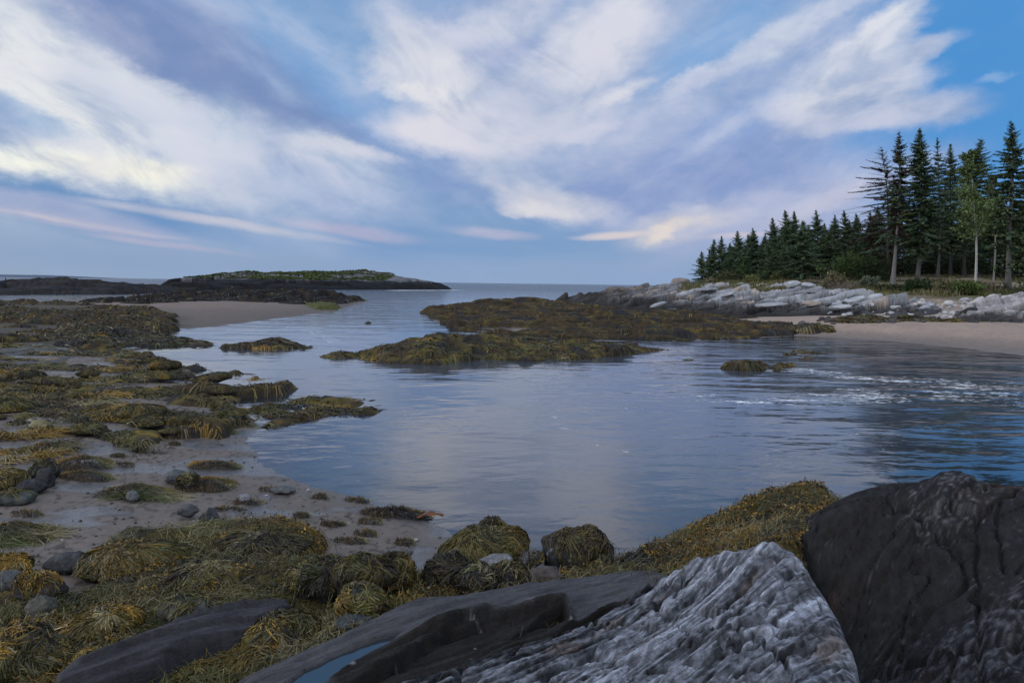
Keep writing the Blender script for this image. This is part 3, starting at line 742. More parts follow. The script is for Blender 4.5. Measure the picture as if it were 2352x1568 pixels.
# ---- left shore
pl = PXY([(-120, 702), (0, 700), (100, 702), (200, 706), (300, 717), (330, 716), (400, 726), (412, 742), (405, 756), (380, 772), (250, 775), (100, 792), (-120, 800)])
H = Field(pl, edge_tops(pl, .5) + [tuple(v) for v in TOPS([(0, 695, 78), (60, 716, 50), (30, 722, 46), (150, 712, 58), (250, 722, 50), (330, 735, 44), (100, 745, 40), (220, 742, 41), (-60, 705, 60), (-60, 740, 40), (20, 765, 36), (380, 745, 42)])], .8, .7, 1.0, .35, lumps(.55, .30, .9, 31))
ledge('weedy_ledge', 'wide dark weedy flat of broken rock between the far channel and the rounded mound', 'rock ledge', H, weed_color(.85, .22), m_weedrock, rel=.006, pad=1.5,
      weed=dict(n=7000, pal=(2, .4, 3, 4, 1.5, .4), len=7, wid=1.1, lift=.05, seed=22))
pl = PXY([(100, 797), (160, 778), (240, 766), (330, 768), (400, 776), (480, 786), (492, 794), (430, 797), (330, 799), (240, 799), (150, 803)])
H = Field(pl, edge_tops(pl, .12) + [tuple(v) for v in TOPS([(250, 750, 33), (300, 756, 33), (200, 756, 33), (350, 768, 33), (410, 781, 32), (150, 775, 33), (260, 772, 31.5), (330, 783, 31)])], .5, .9, .35, .7, lumps(.10, .8, 2, 33))
ledge('rock_mound', 'smooth rounded dark mound rising behind the little tidal spill of white water', 'rock', H, dark_color((.015, .015, .013), 5, .7), m_weedrock, rel=.005, weed=dict(n=2200, pal=(2, .3, 3, 3, 1, .2), len=12, wid=1.0, lift=.03, seed=23))
for px, w, hgt, lab in ((458, 36, 786, 'flat black rock awash between the mound and the knobbly reef'), (845, 11, 738, 'lone small black rock in the middle of the channel')):
    by = hgt + 9 if px < 800 else 742
    gp = PXY([(px - w, by), (px - w * .5, by - 5), (px + w * .6, by - 5), (px + w, by - 1), (px + w * .5, by + 2), (px - w * .4, by + 3)])
    c0 = P(px, by); H = Field(gp, edge_tops(gp, .06) + [tuple(PY(px, hgt, c0[1]))], .3, 1, .15, 1.5, lumps(.06, 1.5, 3, 3))
    ledge('reef_rock', lab, 'rock', H, dark_color((.022, .022, .022), 7, .8), m_weedrock, rel=.004)
pl = PXY([(498, 800), (540, 794), (600, 790), (650, 789), (700, 793), (722, 799), (690, 802), (600, 803.5), (540, 803)])
H = Field(pl, edge_tops(pl, .08) + [tuple(v) for v in TOPS([(545, 792, 31), (590, 783, 31), (618, 776, 31), (640, 776, 31), (655, 783, 31), (680, 792, 31), (705, 797, 31)])], .35, 1.1, .3, .9, lumps(.10, 1.3, 2.5, 35))
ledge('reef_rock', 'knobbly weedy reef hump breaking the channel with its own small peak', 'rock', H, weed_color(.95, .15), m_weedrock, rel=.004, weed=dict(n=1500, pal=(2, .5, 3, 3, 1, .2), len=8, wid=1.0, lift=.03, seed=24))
# smooth grey slab at the edge of the frame
pl = PXY([(-60, 842), (20, 850), (90, 852), (150, 845), (178, 825), (160, 814), (80, 806), (-60, 806)])
H = Field(pl, edge_tops(pl, .25) + [tuple(v) for v in TOPS([(-20, 805, 26.5), (60, 800, 26.5), (120, 804, 26), (155, 818, 25), (60, 815, 25), (100, 828, 24)])], .5, 1.2, .25, .7, lambda x, y: .04 * fbm(x * 1.2, y * 3, 4, 3))
ledge('flat_rock', 'bare smooth grey slab lying among weed below the flat dark mound', 'rock', H, lambda x, y, z, sl: np.array([.075, .078, .08]) * (1 + .5 * fbm(x * .8, y * 2.5, 4, 6))[:, None], m_ledge, rel=.006)

def weedfield(lab, px, tops, seed, e=.4, n=6000, dark=.5, gold=.35, l=(.52, .45, 1.25), pal=(4, 1.2, 2, 2, 2, .7), zb=.30, ln=18, name='weedy_ledge', warp=.5, out=.9, lift=.035, wid=1.0, bare=None):
    pl = PXY(px); H = Field(pl, edge_tops(pl, zb) + [tuple(v) for v in TOPS(tops)], e, out, warp, .6, lumps(*l, seed))
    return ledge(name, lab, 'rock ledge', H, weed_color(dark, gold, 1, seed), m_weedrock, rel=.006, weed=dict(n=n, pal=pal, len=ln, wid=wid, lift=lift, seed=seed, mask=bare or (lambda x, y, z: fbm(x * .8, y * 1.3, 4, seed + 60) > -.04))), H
weedfield('weed covered ledge running out into the cove to a blunt black nose', [(-100, 870), (0, 862), (100, 845), (150, 822), (190, 808), (260, 806), (340, 818), (400, 836), (450, 846), (540, 858), (600, 868), (652, 884), (655, 893), (640, 905), (560, 914), (470, 916), (380, 912), (250, 918), (100, 910), (-100, 915)],
    [(0, 850, 23), (120, 835, 24.5), (250, 815, 26), (330, 828, 24.5), (420, 842, 23.5), (500, 855, 22), (560, 862, 21.3), (620, 878, 20), (300, 868, 21.5), (200, 880, 20.5), (100, 882, 20), (450, 885, 20.3), (560, 890, 19.6)], 41, n=9000, dark=.6)
weedfield('broad olive weed platform with a hanging curtain of rockweed, above the wet sand', [(-150, 905), (0, 900), (200, 905), (330, 915), (430, 925), (490, 935), (540, 950), (575, 965), (572, 980), (530, 990), (545, 1003), (520, 1018), (440, 1016), (380, 1012), (330, 1034), (270, 1036), (210, 1015), (150, 1000), (100, 978), (40, 975), (-150, 975)],
    [(0, 905, 18), (100, 900, 18), (230, 915, 17.3), (330, 918, 16.8), (420, 922, 16.6), (180, 930, 16.5), (300, 935, 16.1), (440, 955, 15.2), (540, 962, 14.9), (150, 960, 15), (250, 975, 14.2), (350, 978, 14.2), (480, 985, 14), (60, 950, 15.5), (200, 995, 13.6), (300, 1010, 13.2)], 43, n=12000, dark=.35, gold=.5, pal=(5, 1.6, 1.8, 2.4, 2.4, 1), ln=13, l=(.48, .42, 1.2))
weedfield('long low tongue of brown weed reaching from the beach into the cove', [(590, 975), (600, 955), (590, 935), (620, 920), (680, 914), (760, 913), (830, 917), (866, 935), (872, 948), (840, 956), (780, 960), (720, 965), (680, 973), (640, 984), (615, 984)],
    [(660, 918, 17), (740, 911, 17), (820, 913, 16.8), (855, 930, 16.2), (700, 940, 15.6), (780, 935, 15.9), (640, 955, 15)], 45, n=4200, dark=.75, gold=.3, l=(.16, 1.2, 2), zb=.12, pal=(3, 1, 3, 2, 1, .5), out=1.4)
weedfield('weed hung hummock at the edge of the beach beside the yellow boulder', [(-120, 1000), (-20, 990), (40, 992), (80, 1020), (105, 1050), (60, 1062), (-20, 1068), (-120, 1070)], [(-60, 985, 13.2), (0, 1000, 12.8), (50, 1010, 12.6), (85, 1042, 12.0)], 47, n=2600, l=(.12, 1.2, 1.5), ln=40)

# ---- central reef
pl = PXY([(712, 820), (760, 824), (830, 826), (860, 834), (930, 836), (1000, 840), (1062, 832), (1110, 826), (1200, 831), (1300, 829), (1400, 820), (1480, 811), (1534, 803), (1470, 796), (1380, 789), (1260, 782), (1160, 777), (1060, 777), (960, 786), (860, 804), (780, 812)])
H = Field(pl, edge_tops(pl, .10) + [tuple(v) for v in TOPS([(800, 812, 27.5), (860, 803, 27.5), (900, 795, 27.4), (945, 788, 27.3), (985, 775, 27.2), (1020, 775, 27.2), (1060, 781, 28), (1095, 773, 28.5), (1135, 782, 28.8), (1200, 785, 29.5), (1290, 785, 30), (1300, 790, 28.5), (1380, 785, 29.5), (1420, 793, 28.5), (1480, 801, 28), (1000, 800, 26), (1100, 808, 26), (1200, 806, 26), (920, 808, 26.2), (1330, 808, 26.4)])], .5, 1.5, .5, .8, lumps(.24, .8, 1.5, 51))
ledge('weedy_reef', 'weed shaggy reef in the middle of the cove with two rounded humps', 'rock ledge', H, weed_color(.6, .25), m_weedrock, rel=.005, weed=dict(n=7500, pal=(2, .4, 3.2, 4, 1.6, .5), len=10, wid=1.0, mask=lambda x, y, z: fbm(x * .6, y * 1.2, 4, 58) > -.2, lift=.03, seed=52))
for lab, px, tp in (('low weed covered rock awash off the sandy beach, paired with a lumpier one', [(1655, 848), (1690, 835), (1740, 829), (1775, 838), (1760, 852), (1700, 853)], [(1735, 834, 24), (1700, 840, 24)]),
                    ('brown lumpy rock touching the flatter weedy one off the beach', [(1762, 846), (1780, 834), (1820, 834), (1835, 843), (1810, 851), (1770, 853)], [(1800, 830, 24), (1780, 833, 24)]),
                    ('smooth domed weed rock nearest the sandy beach', [(1790, 818), (1820, 806), (1870, 806), (1900, 815), (1880, 823), (1820, 825)], [(1850, 800, 28), (1820, 806, 28), (1880, 808, 28)]),
                    ('sliver of dark weed just breaking the surface east of the reef', [(1562, 827), (1580, 824), (1605, 826), (1590, 829)], [(1585, 824, 27)])):
    pl = PXY(px); H = Field(pl, edge_tops(pl, .03) + [tuple(v) for v in TOPS(tp)], .25, 1, .25, 1.2, lumps(.12, 1.6, 2.6, 5))
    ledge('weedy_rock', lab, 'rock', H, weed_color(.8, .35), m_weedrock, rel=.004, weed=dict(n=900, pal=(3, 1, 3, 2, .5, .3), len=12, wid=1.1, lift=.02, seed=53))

# ---- far side of the cove: weed apron, dark and pale rock above it
pl = PXY([(972, 718), (1000, 739), (1060, 758), (1150, 769), (1250, 775), (1400, 779), (1560, 781), (1650, 779), (1740, 775), (1835, 772), (1828, 757), (1790, 745), (1700, 735), (1500, 720), (1330, 708), (1230, 703), (1120, 705), (1030, 710)])
H = Field(pl, edge_tops(pl, .25) + [tuple(v) for v in TOPS([(1040, 702, 68), (1100, 694, 72), (1160, 685, 78), (1220, 684, 80), (1240, 690, 80), (1300, 695, 76), (1400, 705, 66), (1500, 715, 58), (1650, 728, 50), (1750, 740, 46), (1100, 725, 52), (1200, 732, 48), (1300, 738, 46), (1400, 742, 44), (1500, 745, 43), (1600, 750, 42), (1700, 752, 42), (1790, 756, 41.5), (1050, 728, 54), (1200, 710, 60), (1300, 718, 56)])], .6, 1.6, 1.0, .4, lumps(.62, .22, .75, 55))
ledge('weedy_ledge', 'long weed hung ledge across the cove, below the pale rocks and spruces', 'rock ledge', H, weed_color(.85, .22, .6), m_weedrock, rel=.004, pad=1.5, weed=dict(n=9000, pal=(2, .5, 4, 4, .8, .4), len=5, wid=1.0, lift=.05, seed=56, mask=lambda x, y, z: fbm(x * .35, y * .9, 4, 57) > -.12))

pl = PXY([(1280, 697), (1360, 708), (1450, 718), (1560, 728), (1700, 737), (1850, 742), (1960, 743), (2050, 740)], .3)[:, :2]
pl = np.r_[pl, TOPS([(2120, 722, 49), (2190, 705, 56), (2150, 690, 62), (2040, 684, 66), (1960, 672, 72), (1880, 655, 80), (1830, 650, 86), (1720, 656, 94), (1610, 652, 103), (1560, 650, 106), (1480, 660, 106), (1340, 667, 100)])[:, :2]]
tp = TOPS([(1345, 682, 90), (1360, 677, 96), (1420, 668, 98), (1490, 663, 98), (1450, 680, 84), (1350, 690, 76), (1300, 693, 72), (1500, 700, 63), (1600, 710, 55), (1700, 716, 49), (1800, 720, 45.5), (1900, 723, 43.5), (2000, 723, 43.5), (2100, 714, 47),
    (1560, 652, 102), (1610, 655, 100), (1520, 664, 96), (1600, 676, 82), (1700, 672, 80), (1700, 694, 64), (1800, 690, 62), (1800, 668, 76), (1840, 655, 82), (1880, 660, 78), (1900, 690, 60), (1900, 706, 53), (2000, 708, 52), (2000, 694, 59), (2100, 700, 56), (2150, 698, 58)])
RS_ = slabs(1.15, .20, .50, .16, 61, .12); RS = lambda x, y: RS_(x, y) - .22
RH = Field(pl, [tuple(v) for v in tp], .9, 1.3, .8, .3, RS, 2e-3)
def pale_color(x, y, z, sl):
    n = fbm(x * .25, y * .5, 4, 95); n2 = fbm(x * 1.2, y * 2.5, 4, 96); rv, _, _, dd = cells(x * .35, y * .8, 97)
    g = _ct(x, y); px, _ = px_of(x, y, 1.5)
    k = sstep(1.40, 1.95, z + .45 * n + .35 * n2) * sstep(1330, 1640, px + 160 * n)
    dark = np.array([.014, .014, .0145]); pale = np.array([.27, .28, .30]) * (.45 + .85 * rv)[:, None] * (1 + .30 * n2)[:, None]
    pale = pale * np.where((rv > .86)[:, None], np.array([1.0, .82, .66]), 1)
    mid = np.array([.055, .052, .052]) * (1 + .5 * n2)[:, None]
    c = dark * (1 + .5 * n2)[:, None]
    c = c + (mid - c) * sstep(.8, 1.3, z + .3 * n)[:, None] * .6
    c = c + (pale - c) * k[:, None]
    warm = sstep(.05, .3, n) * (px < 1560) * sstep(1.2, 2, z)
    return c + (np.array([.12, .095, .07]) - c) * (warm * .6)[:, None]
ledge('rock_ledge', 'bleached pale grey slabs of rock over a black tide band, in front of the spruces', 'rock ledge', RH, pale_color, m_pale, rel=.0030, pad=1.5, pxs=.9, facets=True)
pl = np.r_[TOPS([(2185, 735, 45), (2240, 745, 43.5), (2352, 750, 43.5), (2450, 750, 44), (2450, 690, 56), (2340, 690, 56), (2262, 694, 54), (2215, 707, 52)])[:, :2]]
H = Field(pl, [tuple(v) for v in TOPS([(2200, 728, 46), (2250, 738, 44.5), (2300, 742, 44.2), (2352, 742, 44.2), (2440, 742, 44.5), (2240, 712, 49.5), (2290, 690, 52), (2340, 684, 53), (2440, 684, 53), (2300, 710, 48.5), (2352, 712, 48.5), (2440, 715, 48)])], .5, 1.3, .6, .6, slabs(.55, .6, .9, .22, 63))
def heap_color(x, y, z, sl):
    n = fbm(x * .6, y * .8, 4, 95); n2 = fbm(x * 2.5, y * 3.5, 4, 96); rv, _, _, _ = cells(x * 1.2, y * 1.6, 98)
    k = sstep(1.25, 1.6, z + .3 * n); pale = np.array([.30, .29, .29]) * (.6 + .7 * rv)[:, None]; dark = np.array([.035, .033, .033])
    return (dark + (pale - dark) * k[:, None]) * (1 + .35 * n2)[:, None]
ledge('rock_ledge', 'heap of broken whitish rock at the head of the sandy beach, dark at its foot', 'rock ledge', H, heap_color, m_pale, rel=.003, pad=1, facets=True)
# weed patches stranded on the right hand sand
for lab, px, Y, rx, ry, hh in (('ragged mat of olive weed on the sand just below the black rocks', 1980, 45.6, 3.0, 1.7, .40), ('second ragged mat of weed, closer to the white pebbles', 2085, 45.8, 2.2, 1.3, .34),
        ('small round clump of weed alone on the bare sand', 1908, 42.5, .45, .4, .1), ('long dark strip of weed below the broken white heap', 2190, 44.6, 2.6, .5, .26), ('domed weed clump beside the end of the long ledge', 1850, 43.4, 2.0, 1.1, .42)):
    cx = X_at(px, Y); t = np.linspace(0, 2 * np.pi, 14)[:-1]; pl = np.stack([cx + rx * np.cos(t), Y + ry * np.sin(t)], -1)
    zc = float(ground_h(np.array([cx]), np.array([Y]))[0])
    H = Field(pl, [(a, b, float(ground_h(np.array([a]), np.array([b]))[0]) + .02) for a, b in pl] + [(cx, Y, zc + hh)], .3, .6, .5, 1.2, lumps(.10, 1.0, 1.6, 5))
    ledge('weed_clump', lab, 'seaweed', H, weed_color(.6, .4), m_weedrock, rel=.004, pad=.5, sink=.03, rockname='mat', weed=dict(n=700, pal=(4, 1.2, 2, 2, 1, .4), len=12, wid=1.3, lift=.03, seed=57))

# loose rockweed lying over the sand between the ledges of the near shore
cp = PXY([(-150, 800), (100, 800), (240, 812), (400, 845), (540, 930), (580, 970), (560, 1010), (440, 1040), (330, 1050), (200, 1030), (100, 1075), (-150, 1100)])
p = sample_poly(cp, 26000, 901); x, y = p.T; k = (fbm(x * .35, y * .6, 4, 902) > .04) & (ground_h(x, y) > .0); x, y = x[k], y[k]
cover_h = lambda u, w: ground_h(u, w) + .05 * np.maximum(fbm(u * 1.2, w * 1.5, 3, 903) + .3, 0)
rv, _, _, _ = cells(x * 1.3, y * 1.3, 904); cl = pick_colors(97, (4, 1.5, 2, 3, 2, .8), 905)[(rv * 97).astype(int) % 97] * np.clip(1 + 1.1 * fbm(x * .7, y * 1.1, 3, 909), .25, 2)[:, None]
dd_ = np.hypot(x, y); sv, sf, sc = strands(cover_h, x, y, np.maximum(.15, 17 * dd_ / 683), np.maximum(.006, 1.0 * dd_ / 683), cl * .6 + pick_colors(len(x), (4, 1.5, 2, 2, 2, .8), 906) * .4, 907, 5, .05, .3, curl=1.3, wave=.4)
tag(obj('seaweed_foliage', mesh('seaweed_foliage', sv, sf, m_weed, sc, smooth=False)), 'loose olive rockweed strewn over the wet sand between the ledges', 'seaweed', kind='stuff')
# ------------------------------------------------------------------ foreground bedrock; the bedding runs away to the right
STR = np.array([.77, .64]); NRM = np.array([-.64, .77])
def bedding(a, ks, kt, seed, steps=0.0, nstep=3.0):
    def fn(x, y):
        s = x * STR[0] + y * STR[1]; t = x * NRM[0] + y * NRM[1]
        t = t + .10 * fbm(s * .7, t * 1.2, 3, seed + 4)
        r1 = ridged(s * ks, t * kt, 4, seed); r2 = fbm(s * ks * 3, t * kt * 2.3, 4, seed + 1)
        h = a * (r1 - .6) + a * .5 * r2 + a * .16 * fbm(x * 14, y * 14, 4, seed + 6)
        if steps:
            q = t * nstep + .8 * fbm(s * .8, t * .5, 3, seed + 2); fr = q - np.floor(q)
            h = h + steps * (sstep(.0, .12, fr) - fr)
        return h
    return fn
mk = lambda lst: PXY(lst)
tp3 = lambda lst: [tuple(v) for v in PXY(lst)]

def fg_rock(name, label, poly, tops, colfn, mat, edge, out, rough, pxs=1.6, warp=.05, ws=2.5, weed=None, lam=2e-4, rel=.0042, pad=.6, cap=None):
    H = Field(poly, tops, edge, out, warp, ws, rough, lam, cap)
    return ledge(name, label, 'rock', H, colfn, mat, weed, pxs=pxs, rel=rel, pad=pad, sink=.08, mind=.004), H

def on(T, px, py, z0=1.0):
    z = z0
    for _ in range(12):
        q = P(px, py, z); z = .5 * z + .5 * float(T(np.array([q[0]]), np.array([q[1]]))[0])
    return P(px, py, z)[:2]
def line_dist(x, y, pts):
    o = np.full(np.shape(x), 9.0)
    for a, b in zip(pts[:-1], pts[1:]):
        e = b - a; t = np.clip(((x - a[0]) * e[0] + (y - a[1]) * e[1]) / (e @ e + 1e-12), 0, 1); o = np.minimum(o, np.hypot(x - a[0] - t * e[0], y - a[1] - t * e[1]))
    return o
def cracks(T, lst, z0):
    L = [(np.array([on(T, a, b, z0) for a, b in pts]), w, d) for pts, w, d in lst]
    def fn(x, y):
        jx = .025 * fbm(x * 5, y * 5, 4, 311); jy = .025 * fbm(x * 5 + 9, y * 5, 4, 312); h = 0
        for pts, w, d in L: h = h - d * (1 - sstep(.15 * w, w, line_dist(x + jx, y + jy, pts)))
        return h
    return fn
# R1: the pale grey ridge the photographer stands on
E1 = [(1470, 1352, .92), (1560, 1303, 1.12), (1620, 1271, 1.28), (1700, 1250, 1.45), (1780, 1243, 1.55), (1830, 1262, 1.53), (1865, 1300, 1.5), (1900, 1360, 1.45), (1945, 1450, 1.40), (1975, 1530, 1.38), (1992, 1590, 1.38)]
poly = np.r_[mk(E1)[:, :2], [[1.75, 1.6], [1.9, -1.5], [-2.2, -1.5], [-1.7, 1.2]], mk([(700, 1720, .86), (900, 1585, .88), (1050, 1535, .90), (1220, 1470, .90), (1370, 1420, .92)])[:, :2]]
T1 = tp3(E1) + tp3([(1700, 1350, 1.42), (1600, 1400, 1.3), (1500, 1450, 1.2), (1350, 1500, 1.1), (1150, 1568, 1.06), (1300, 1568, 1.2), (1500, 1568, 1.36), (1700, 1568, 1.46), (1850, 1568, 1.46), (1700, 1450, 1.46), (1800, 1350, 1.50), (1850, 1420, 1.46),
    (1890, 1480, 1.44), (1400, 1425, 1.0), (1200, 1490, .95), (1000, 1555, .95), (1940, 1568, 1.42), (1760, 1300, 1.5), (1640, 1310, 1.3)]) + [(0, 0, 1.40), (1.5, 0, 1.42), (-1.5, 0, 1.1), (1.5, 1.5, 1.42), (-1, 1.4, 1.0), (1.5, -1.5, 1.4), (-2, -1.5, 1.1)]
_c1 = cracks(TPS(T1, 2e-4), [([(1411, 1465), (1539, 1435), (1659, 1407), (1715, 1383)], .03, .07), ([(1380, 1545), (1523, 1495), (1635, 1487), (1811, 1467), (1880, 1455)], .035, .08), ([(1667, 1395), (1730, 1340), (1795, 1283)], .03, .05),
    ([(1755, 1403), (1800, 1345), (1843, 1291)], .03, .05), ([(1560, 1400), (1640, 1340), (1720, 1285)], .025, .04), ([(1250, 1568), (1380, 1490), (1470, 1440)], .03, .06), ([(1450, 1568), (1600, 1530), (1720, 1490)], .025, .04), ([(1700, 1568), (1790, 1520), (1870, 1500)], .03, .06), ([(1500, 1390), (1580, 1330), (1640, 1290)], .02, .035), ([(1180, 1530), (1300, 1480), (1400, 1440)], .025, .05)], 1.3)
_b1 = bedding(.018, .14, 4.6, 201, .034, 3.2)
_b1b = bedding(.020, .30, 15, 207, .014, 11)
def rough1(x, y):
    s = x * STR[0] + y * STR[1]; t = x * NRM[0] + y * NRM[1]
    ck = np.abs(fbm(s * .9 + 5, t * 1.6, 3, 215)); ck2 = np.abs(pn(s * 1.1 + .4 * t, t * .9 - s * .5, 216))
    return _b1(x, y) + _b1b(x, y) + _c1(x, y) - .034 * (1 - sstep(0, .028, np.abs(fbm(s * .22, t * 4.2, 3, 218)))) - .020 * (1 - sstep(0, .05, np.abs(pn(s * .5 + .2 * t, t * 12, 219)))) - .03 * (1 - sstep(0, .02, np.abs(fbm(s * 1.6, t * .8 + s * .5, 3, 220)))) + .012 * ridged(s * 1.0, t * 34, 3, 217) + .006 * fbm(x * 20, y * 20, 4, 209) - .05 * (1 - sstep(0, .035, ck)) - .045 * (1 - sstep(0, .03, ck2))
def ridge_color(x, y, z, sl):
    s = x * STR[0] + y * STR[1]; t = x * NRM[0] + y * NRM[1]
    t = t + .10 * fbm(s * .7, t * 1.2, 3, 205)
    n = fbm(s * .4, t * 8, 5, 221); n2 = fbm(s * 1.8, t * 26, 4, 222); n3 = fbm(x * 24, y * 24, 4, 223); vein = np.clip(1 - np.abs(fbm(s * .35, t * 6.5, 3, 228)) * 9, 0, 1) * (n2 > -.1); big = fbm(s * .5, t * 1.2, 3, 224)
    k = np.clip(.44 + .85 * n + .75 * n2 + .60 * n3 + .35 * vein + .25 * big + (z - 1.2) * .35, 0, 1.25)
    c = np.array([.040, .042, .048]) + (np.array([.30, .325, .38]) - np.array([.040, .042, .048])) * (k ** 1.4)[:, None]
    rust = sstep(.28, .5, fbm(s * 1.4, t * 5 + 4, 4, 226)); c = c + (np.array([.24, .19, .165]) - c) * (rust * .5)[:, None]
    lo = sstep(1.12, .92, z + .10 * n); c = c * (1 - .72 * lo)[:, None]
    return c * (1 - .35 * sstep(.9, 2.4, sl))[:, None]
m_ridge = mat_rock('lichened_gneiss', 1.0, .022, 20, .9, .12, R(-40), (.38, 2.6, 1.3), .8)
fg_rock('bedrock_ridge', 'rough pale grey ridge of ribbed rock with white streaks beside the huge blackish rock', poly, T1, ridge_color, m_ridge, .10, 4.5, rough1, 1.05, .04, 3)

# R2: the huge dark rock
E2 = [(1795, 1262, .62), (1815, 1235, .72), (1850, 1192, .92), (1900, 1160, 1.12), (1950, 1135, 1.25), (2005, 1113, 1.38), (2100, 1096, 1.5), (2200, 1091, 1.56), (2352, 1100, 1.62), (2560, 1120, 1.64)]
b2 = mk(E2)[:, :2]
poly = np.r_[b2 + np.array([.12, .35]), [[6.2, 4.0], [5.5, 1.0], [2.6, 1.2], [1.75, 1.9]], mk([(1985, 1590, .55), (1950, 1500, .5), (1900, 1400, .5), (1850, 1320, .5), (1805, 1280, .55)])[:, :2]]
T2 = tp3(E2) + tp3([(1870, 1270, .78), (1900, 1310, .72), (1960, 1400, .62), (2000, 1500, .62), (2050, 1568, .72), (2100, 1200, 1.32), (2100, 1300, 1.12), (2100, 1450, .92), (2200, 1150, 1.5), (2250, 1300, 1.28), (2200, 1568, .95), (2352, 1200, 1.5),
    (2352, 1400, 1.28), (2352, 1568, 1.12), (2000, 1200, 1.15), (2000, 1300, .95), (1930, 1230, .98), (2500, 1400, 1.4), (2520, 1568, 1.2), (2000, 1380, .80)]) + [(a + .12, b + .4, c - .12) for a, b, c in tp3(E2)]
_c2 = cracks(TPS(T2, 2e-4), [([(1860, 1345), (1911, 1331), (2000, 1318), (2071, 1295), (2111, 1263), (2231, 1265)], .022, .07), ([(2115, 1228), (2180, 1222), (2243, 1224)], .02, .06), ([(2235, 1350), (2290, 1372), (2347, 1375)], .03, .09), ([(1990, 1545), (2059, 1523), (2150, 1500), (2231, 1475), (2352, 1451)], .03, .09),
    ([(2251, 1147), (2243, 1223), (2251, 1395), (2259, 1555)], .018, .05), ([(2083, 1387), (2071, 1515)], .015, .04), ([(1930, 1205), (2010, 1180), (2090, 1150)], .02, .05), ([(1960, 1420), (2060, 1400), (2150, 1380)], .015, .04), ([(2300, 1130), (2290, 1200), (2310, 1300)], .015, .04)], 1.1)
RECESS = np.array([on(TPS(T2, 2e-4), a, b, 1.2) for a, b in [(2107, 1151), (2170, 1147), (2239, 1149), (2241, 1225), (2180, 1222), (2100, 1226)]])
_b2 = bedding(.05, .5, 2.2, 231, .05, 1.3)
def rough2(x, y):
    ck = np.abs(fbm(x * .8 + 3, y * 1.9, 3, 233)); cr = np.abs(pn(x * 1.1 + 1.7, y * .35 + .2, 234)); u = fbm(x * .9, y * .9, 3, 236)
    rv, ox, oy, dd = cells(x * .65 + .3 * y + .12 * u, y * .9 + .1 * u, 237)
    return _b2(x, y) + _c2(x, y) - .05 * sstep(-.015, .02, sdpoly(x, y, RECESS) + .01 * fbm(x * 9, y * 9, 3, 239)) - .06 * (1 - sstep(0, .022, ck)) - .06 * (1 - sstep(0, .02, cr)) + .07 * u + .12 * (rv - 1.2) + .05 * ox + .03 * oy - .05 * (1 - sstep(0, .04, dd)) + .010 * fbm(x * 18, y * 18, 4, 235)
def dark_rock_color(x, y, z, sl):
    px, py = px_of(x, y, 1.1)
    n = fbm(x * .9, y * .9, 4, 241); n2 = fbm(x * 3.2, y * 10, 4, 242); n3 = fbm(x * 24 + y * 5, y * 6, 4, 243); n4 = fbm(x * 30, y * 30, 3, 244)
    c = np.tile([.0155, .0150, .0158], (len(x), 1)) * (1 + .35 * n3 + .35 * n2)[:, None]
    pale = sstep(.10, .75, .8 * n + .25 * n3 + .3 * n2 + .8 * n4 + .60 * sstep(1.5, 3.0, x) * sstep(4.7, 3.4, y) - .10 + .25 * sstep(3.0, 3.6, x) * sstep(1.5, 1.3, z))
    c = c + (np.array([.14, .142, .158]) * (1 + .8 * n4)[:, None] - c) * (pale * .55)[:, None]
    c = c + (np.array([.075, .04, .022]) - c) * (sstep(.25, .55, fbm(x * 1.3 + 9, y * 1.3, 3, 246)) * .3)[:, None]
    return c
m_dark = mat_rock('dark_schist', 1.0, .035, 11, .75, .14, R(-70), (.6, 2.0, 1), .7)
fg_rock('boulder', 'huge smooth blackish rock with cracks and grey patches beside the pale ridge', poly, T2, dark_rock_color, m_dark, .14, 3.0, rough2, 1.6, .06, 2)

m_slab = mat_rock('layered_schist', 1.0, .022, 12, .78, .14, R(-40), (.25, 3.0, 1.2), .6)
# R3: long dark slab with the rock pool
E3 = [(500, 1590, .62), (560, 1549, .66), (640, 1512, .68), (700, 1488, .70), (780, 1452, .71), (850, 1420, .72), (920, 1384, .72), (962, 1369, .70), (1050, 1364, .66), (1130, 1352, .63), (1200, 1340, .62), (1280, 1328, .60), (1350, 1319, .58), (1440, 1308, .56), (1510, 1308, .56), (1545, 1322, .60)]
poly = np.r_[mk(E3)[:, :2], mk([(1600, 1400, .8), (1500, 1500, .9), (1300, 1600, .9), (1000, 1700, .85), (600, 1800, .7), (350, 1750, .6)])[:, :2]]
POOL = mk([(640, 1590, .675), (700, 1547, .675), (780, 1506, .675), (850, 1478, .675), (928, 1456, .675), (892, 1489, .675), (810, 1532, .675), (748, 1576, .675), (700, 1620, .675), (600, 1640, .675)])
T3 = tp3(E3) + tp3([(1000, 1400, .73), (1150, 1370, .69), (1300, 1360, .68), (1420, 1340, .64), (1500, 1360, .72), (1280, 1385, .78), (1150, 1410, .77), (1000, 1460, .78), (1320, 1430, .72), (1200, 1470, .74), (1000, 1530, .78), (850, 1568, .76), (1100, 1500, .76), (1400, 1400, .72),
    (600, 1560, .69), (760, 1490, .71), (700, 1520, .70), (880, 1440, .72), (950, 1440, .72), (930, 1490, .73), (820, 1550, .72)])
STRATA = mk([(740, 1590, .74), (775, 1512, .73), (928, 1459, .73), (1040, 1407, .75), (1141, 1391, .77), (1302, 1372, .77), (1318, 1430, .74), (1420, 1395, .72), (1480, 1358, .72), (1520, 1420, .85), (1300, 1520, .85), (1000, 1640, .8), (740, 1720, .75)])
BLOCK = mk([(1060, 1408, .76), (1141, 1391, .78), (1302, 1372, .78), (1312, 1436, .74), (1180, 1475, .75), (1000, 1535, .76), (850, 1600, .76), (930, 1520, .74)])
_b3 = bedding(.05, .30, 5.0, 251, .10, 3.4)
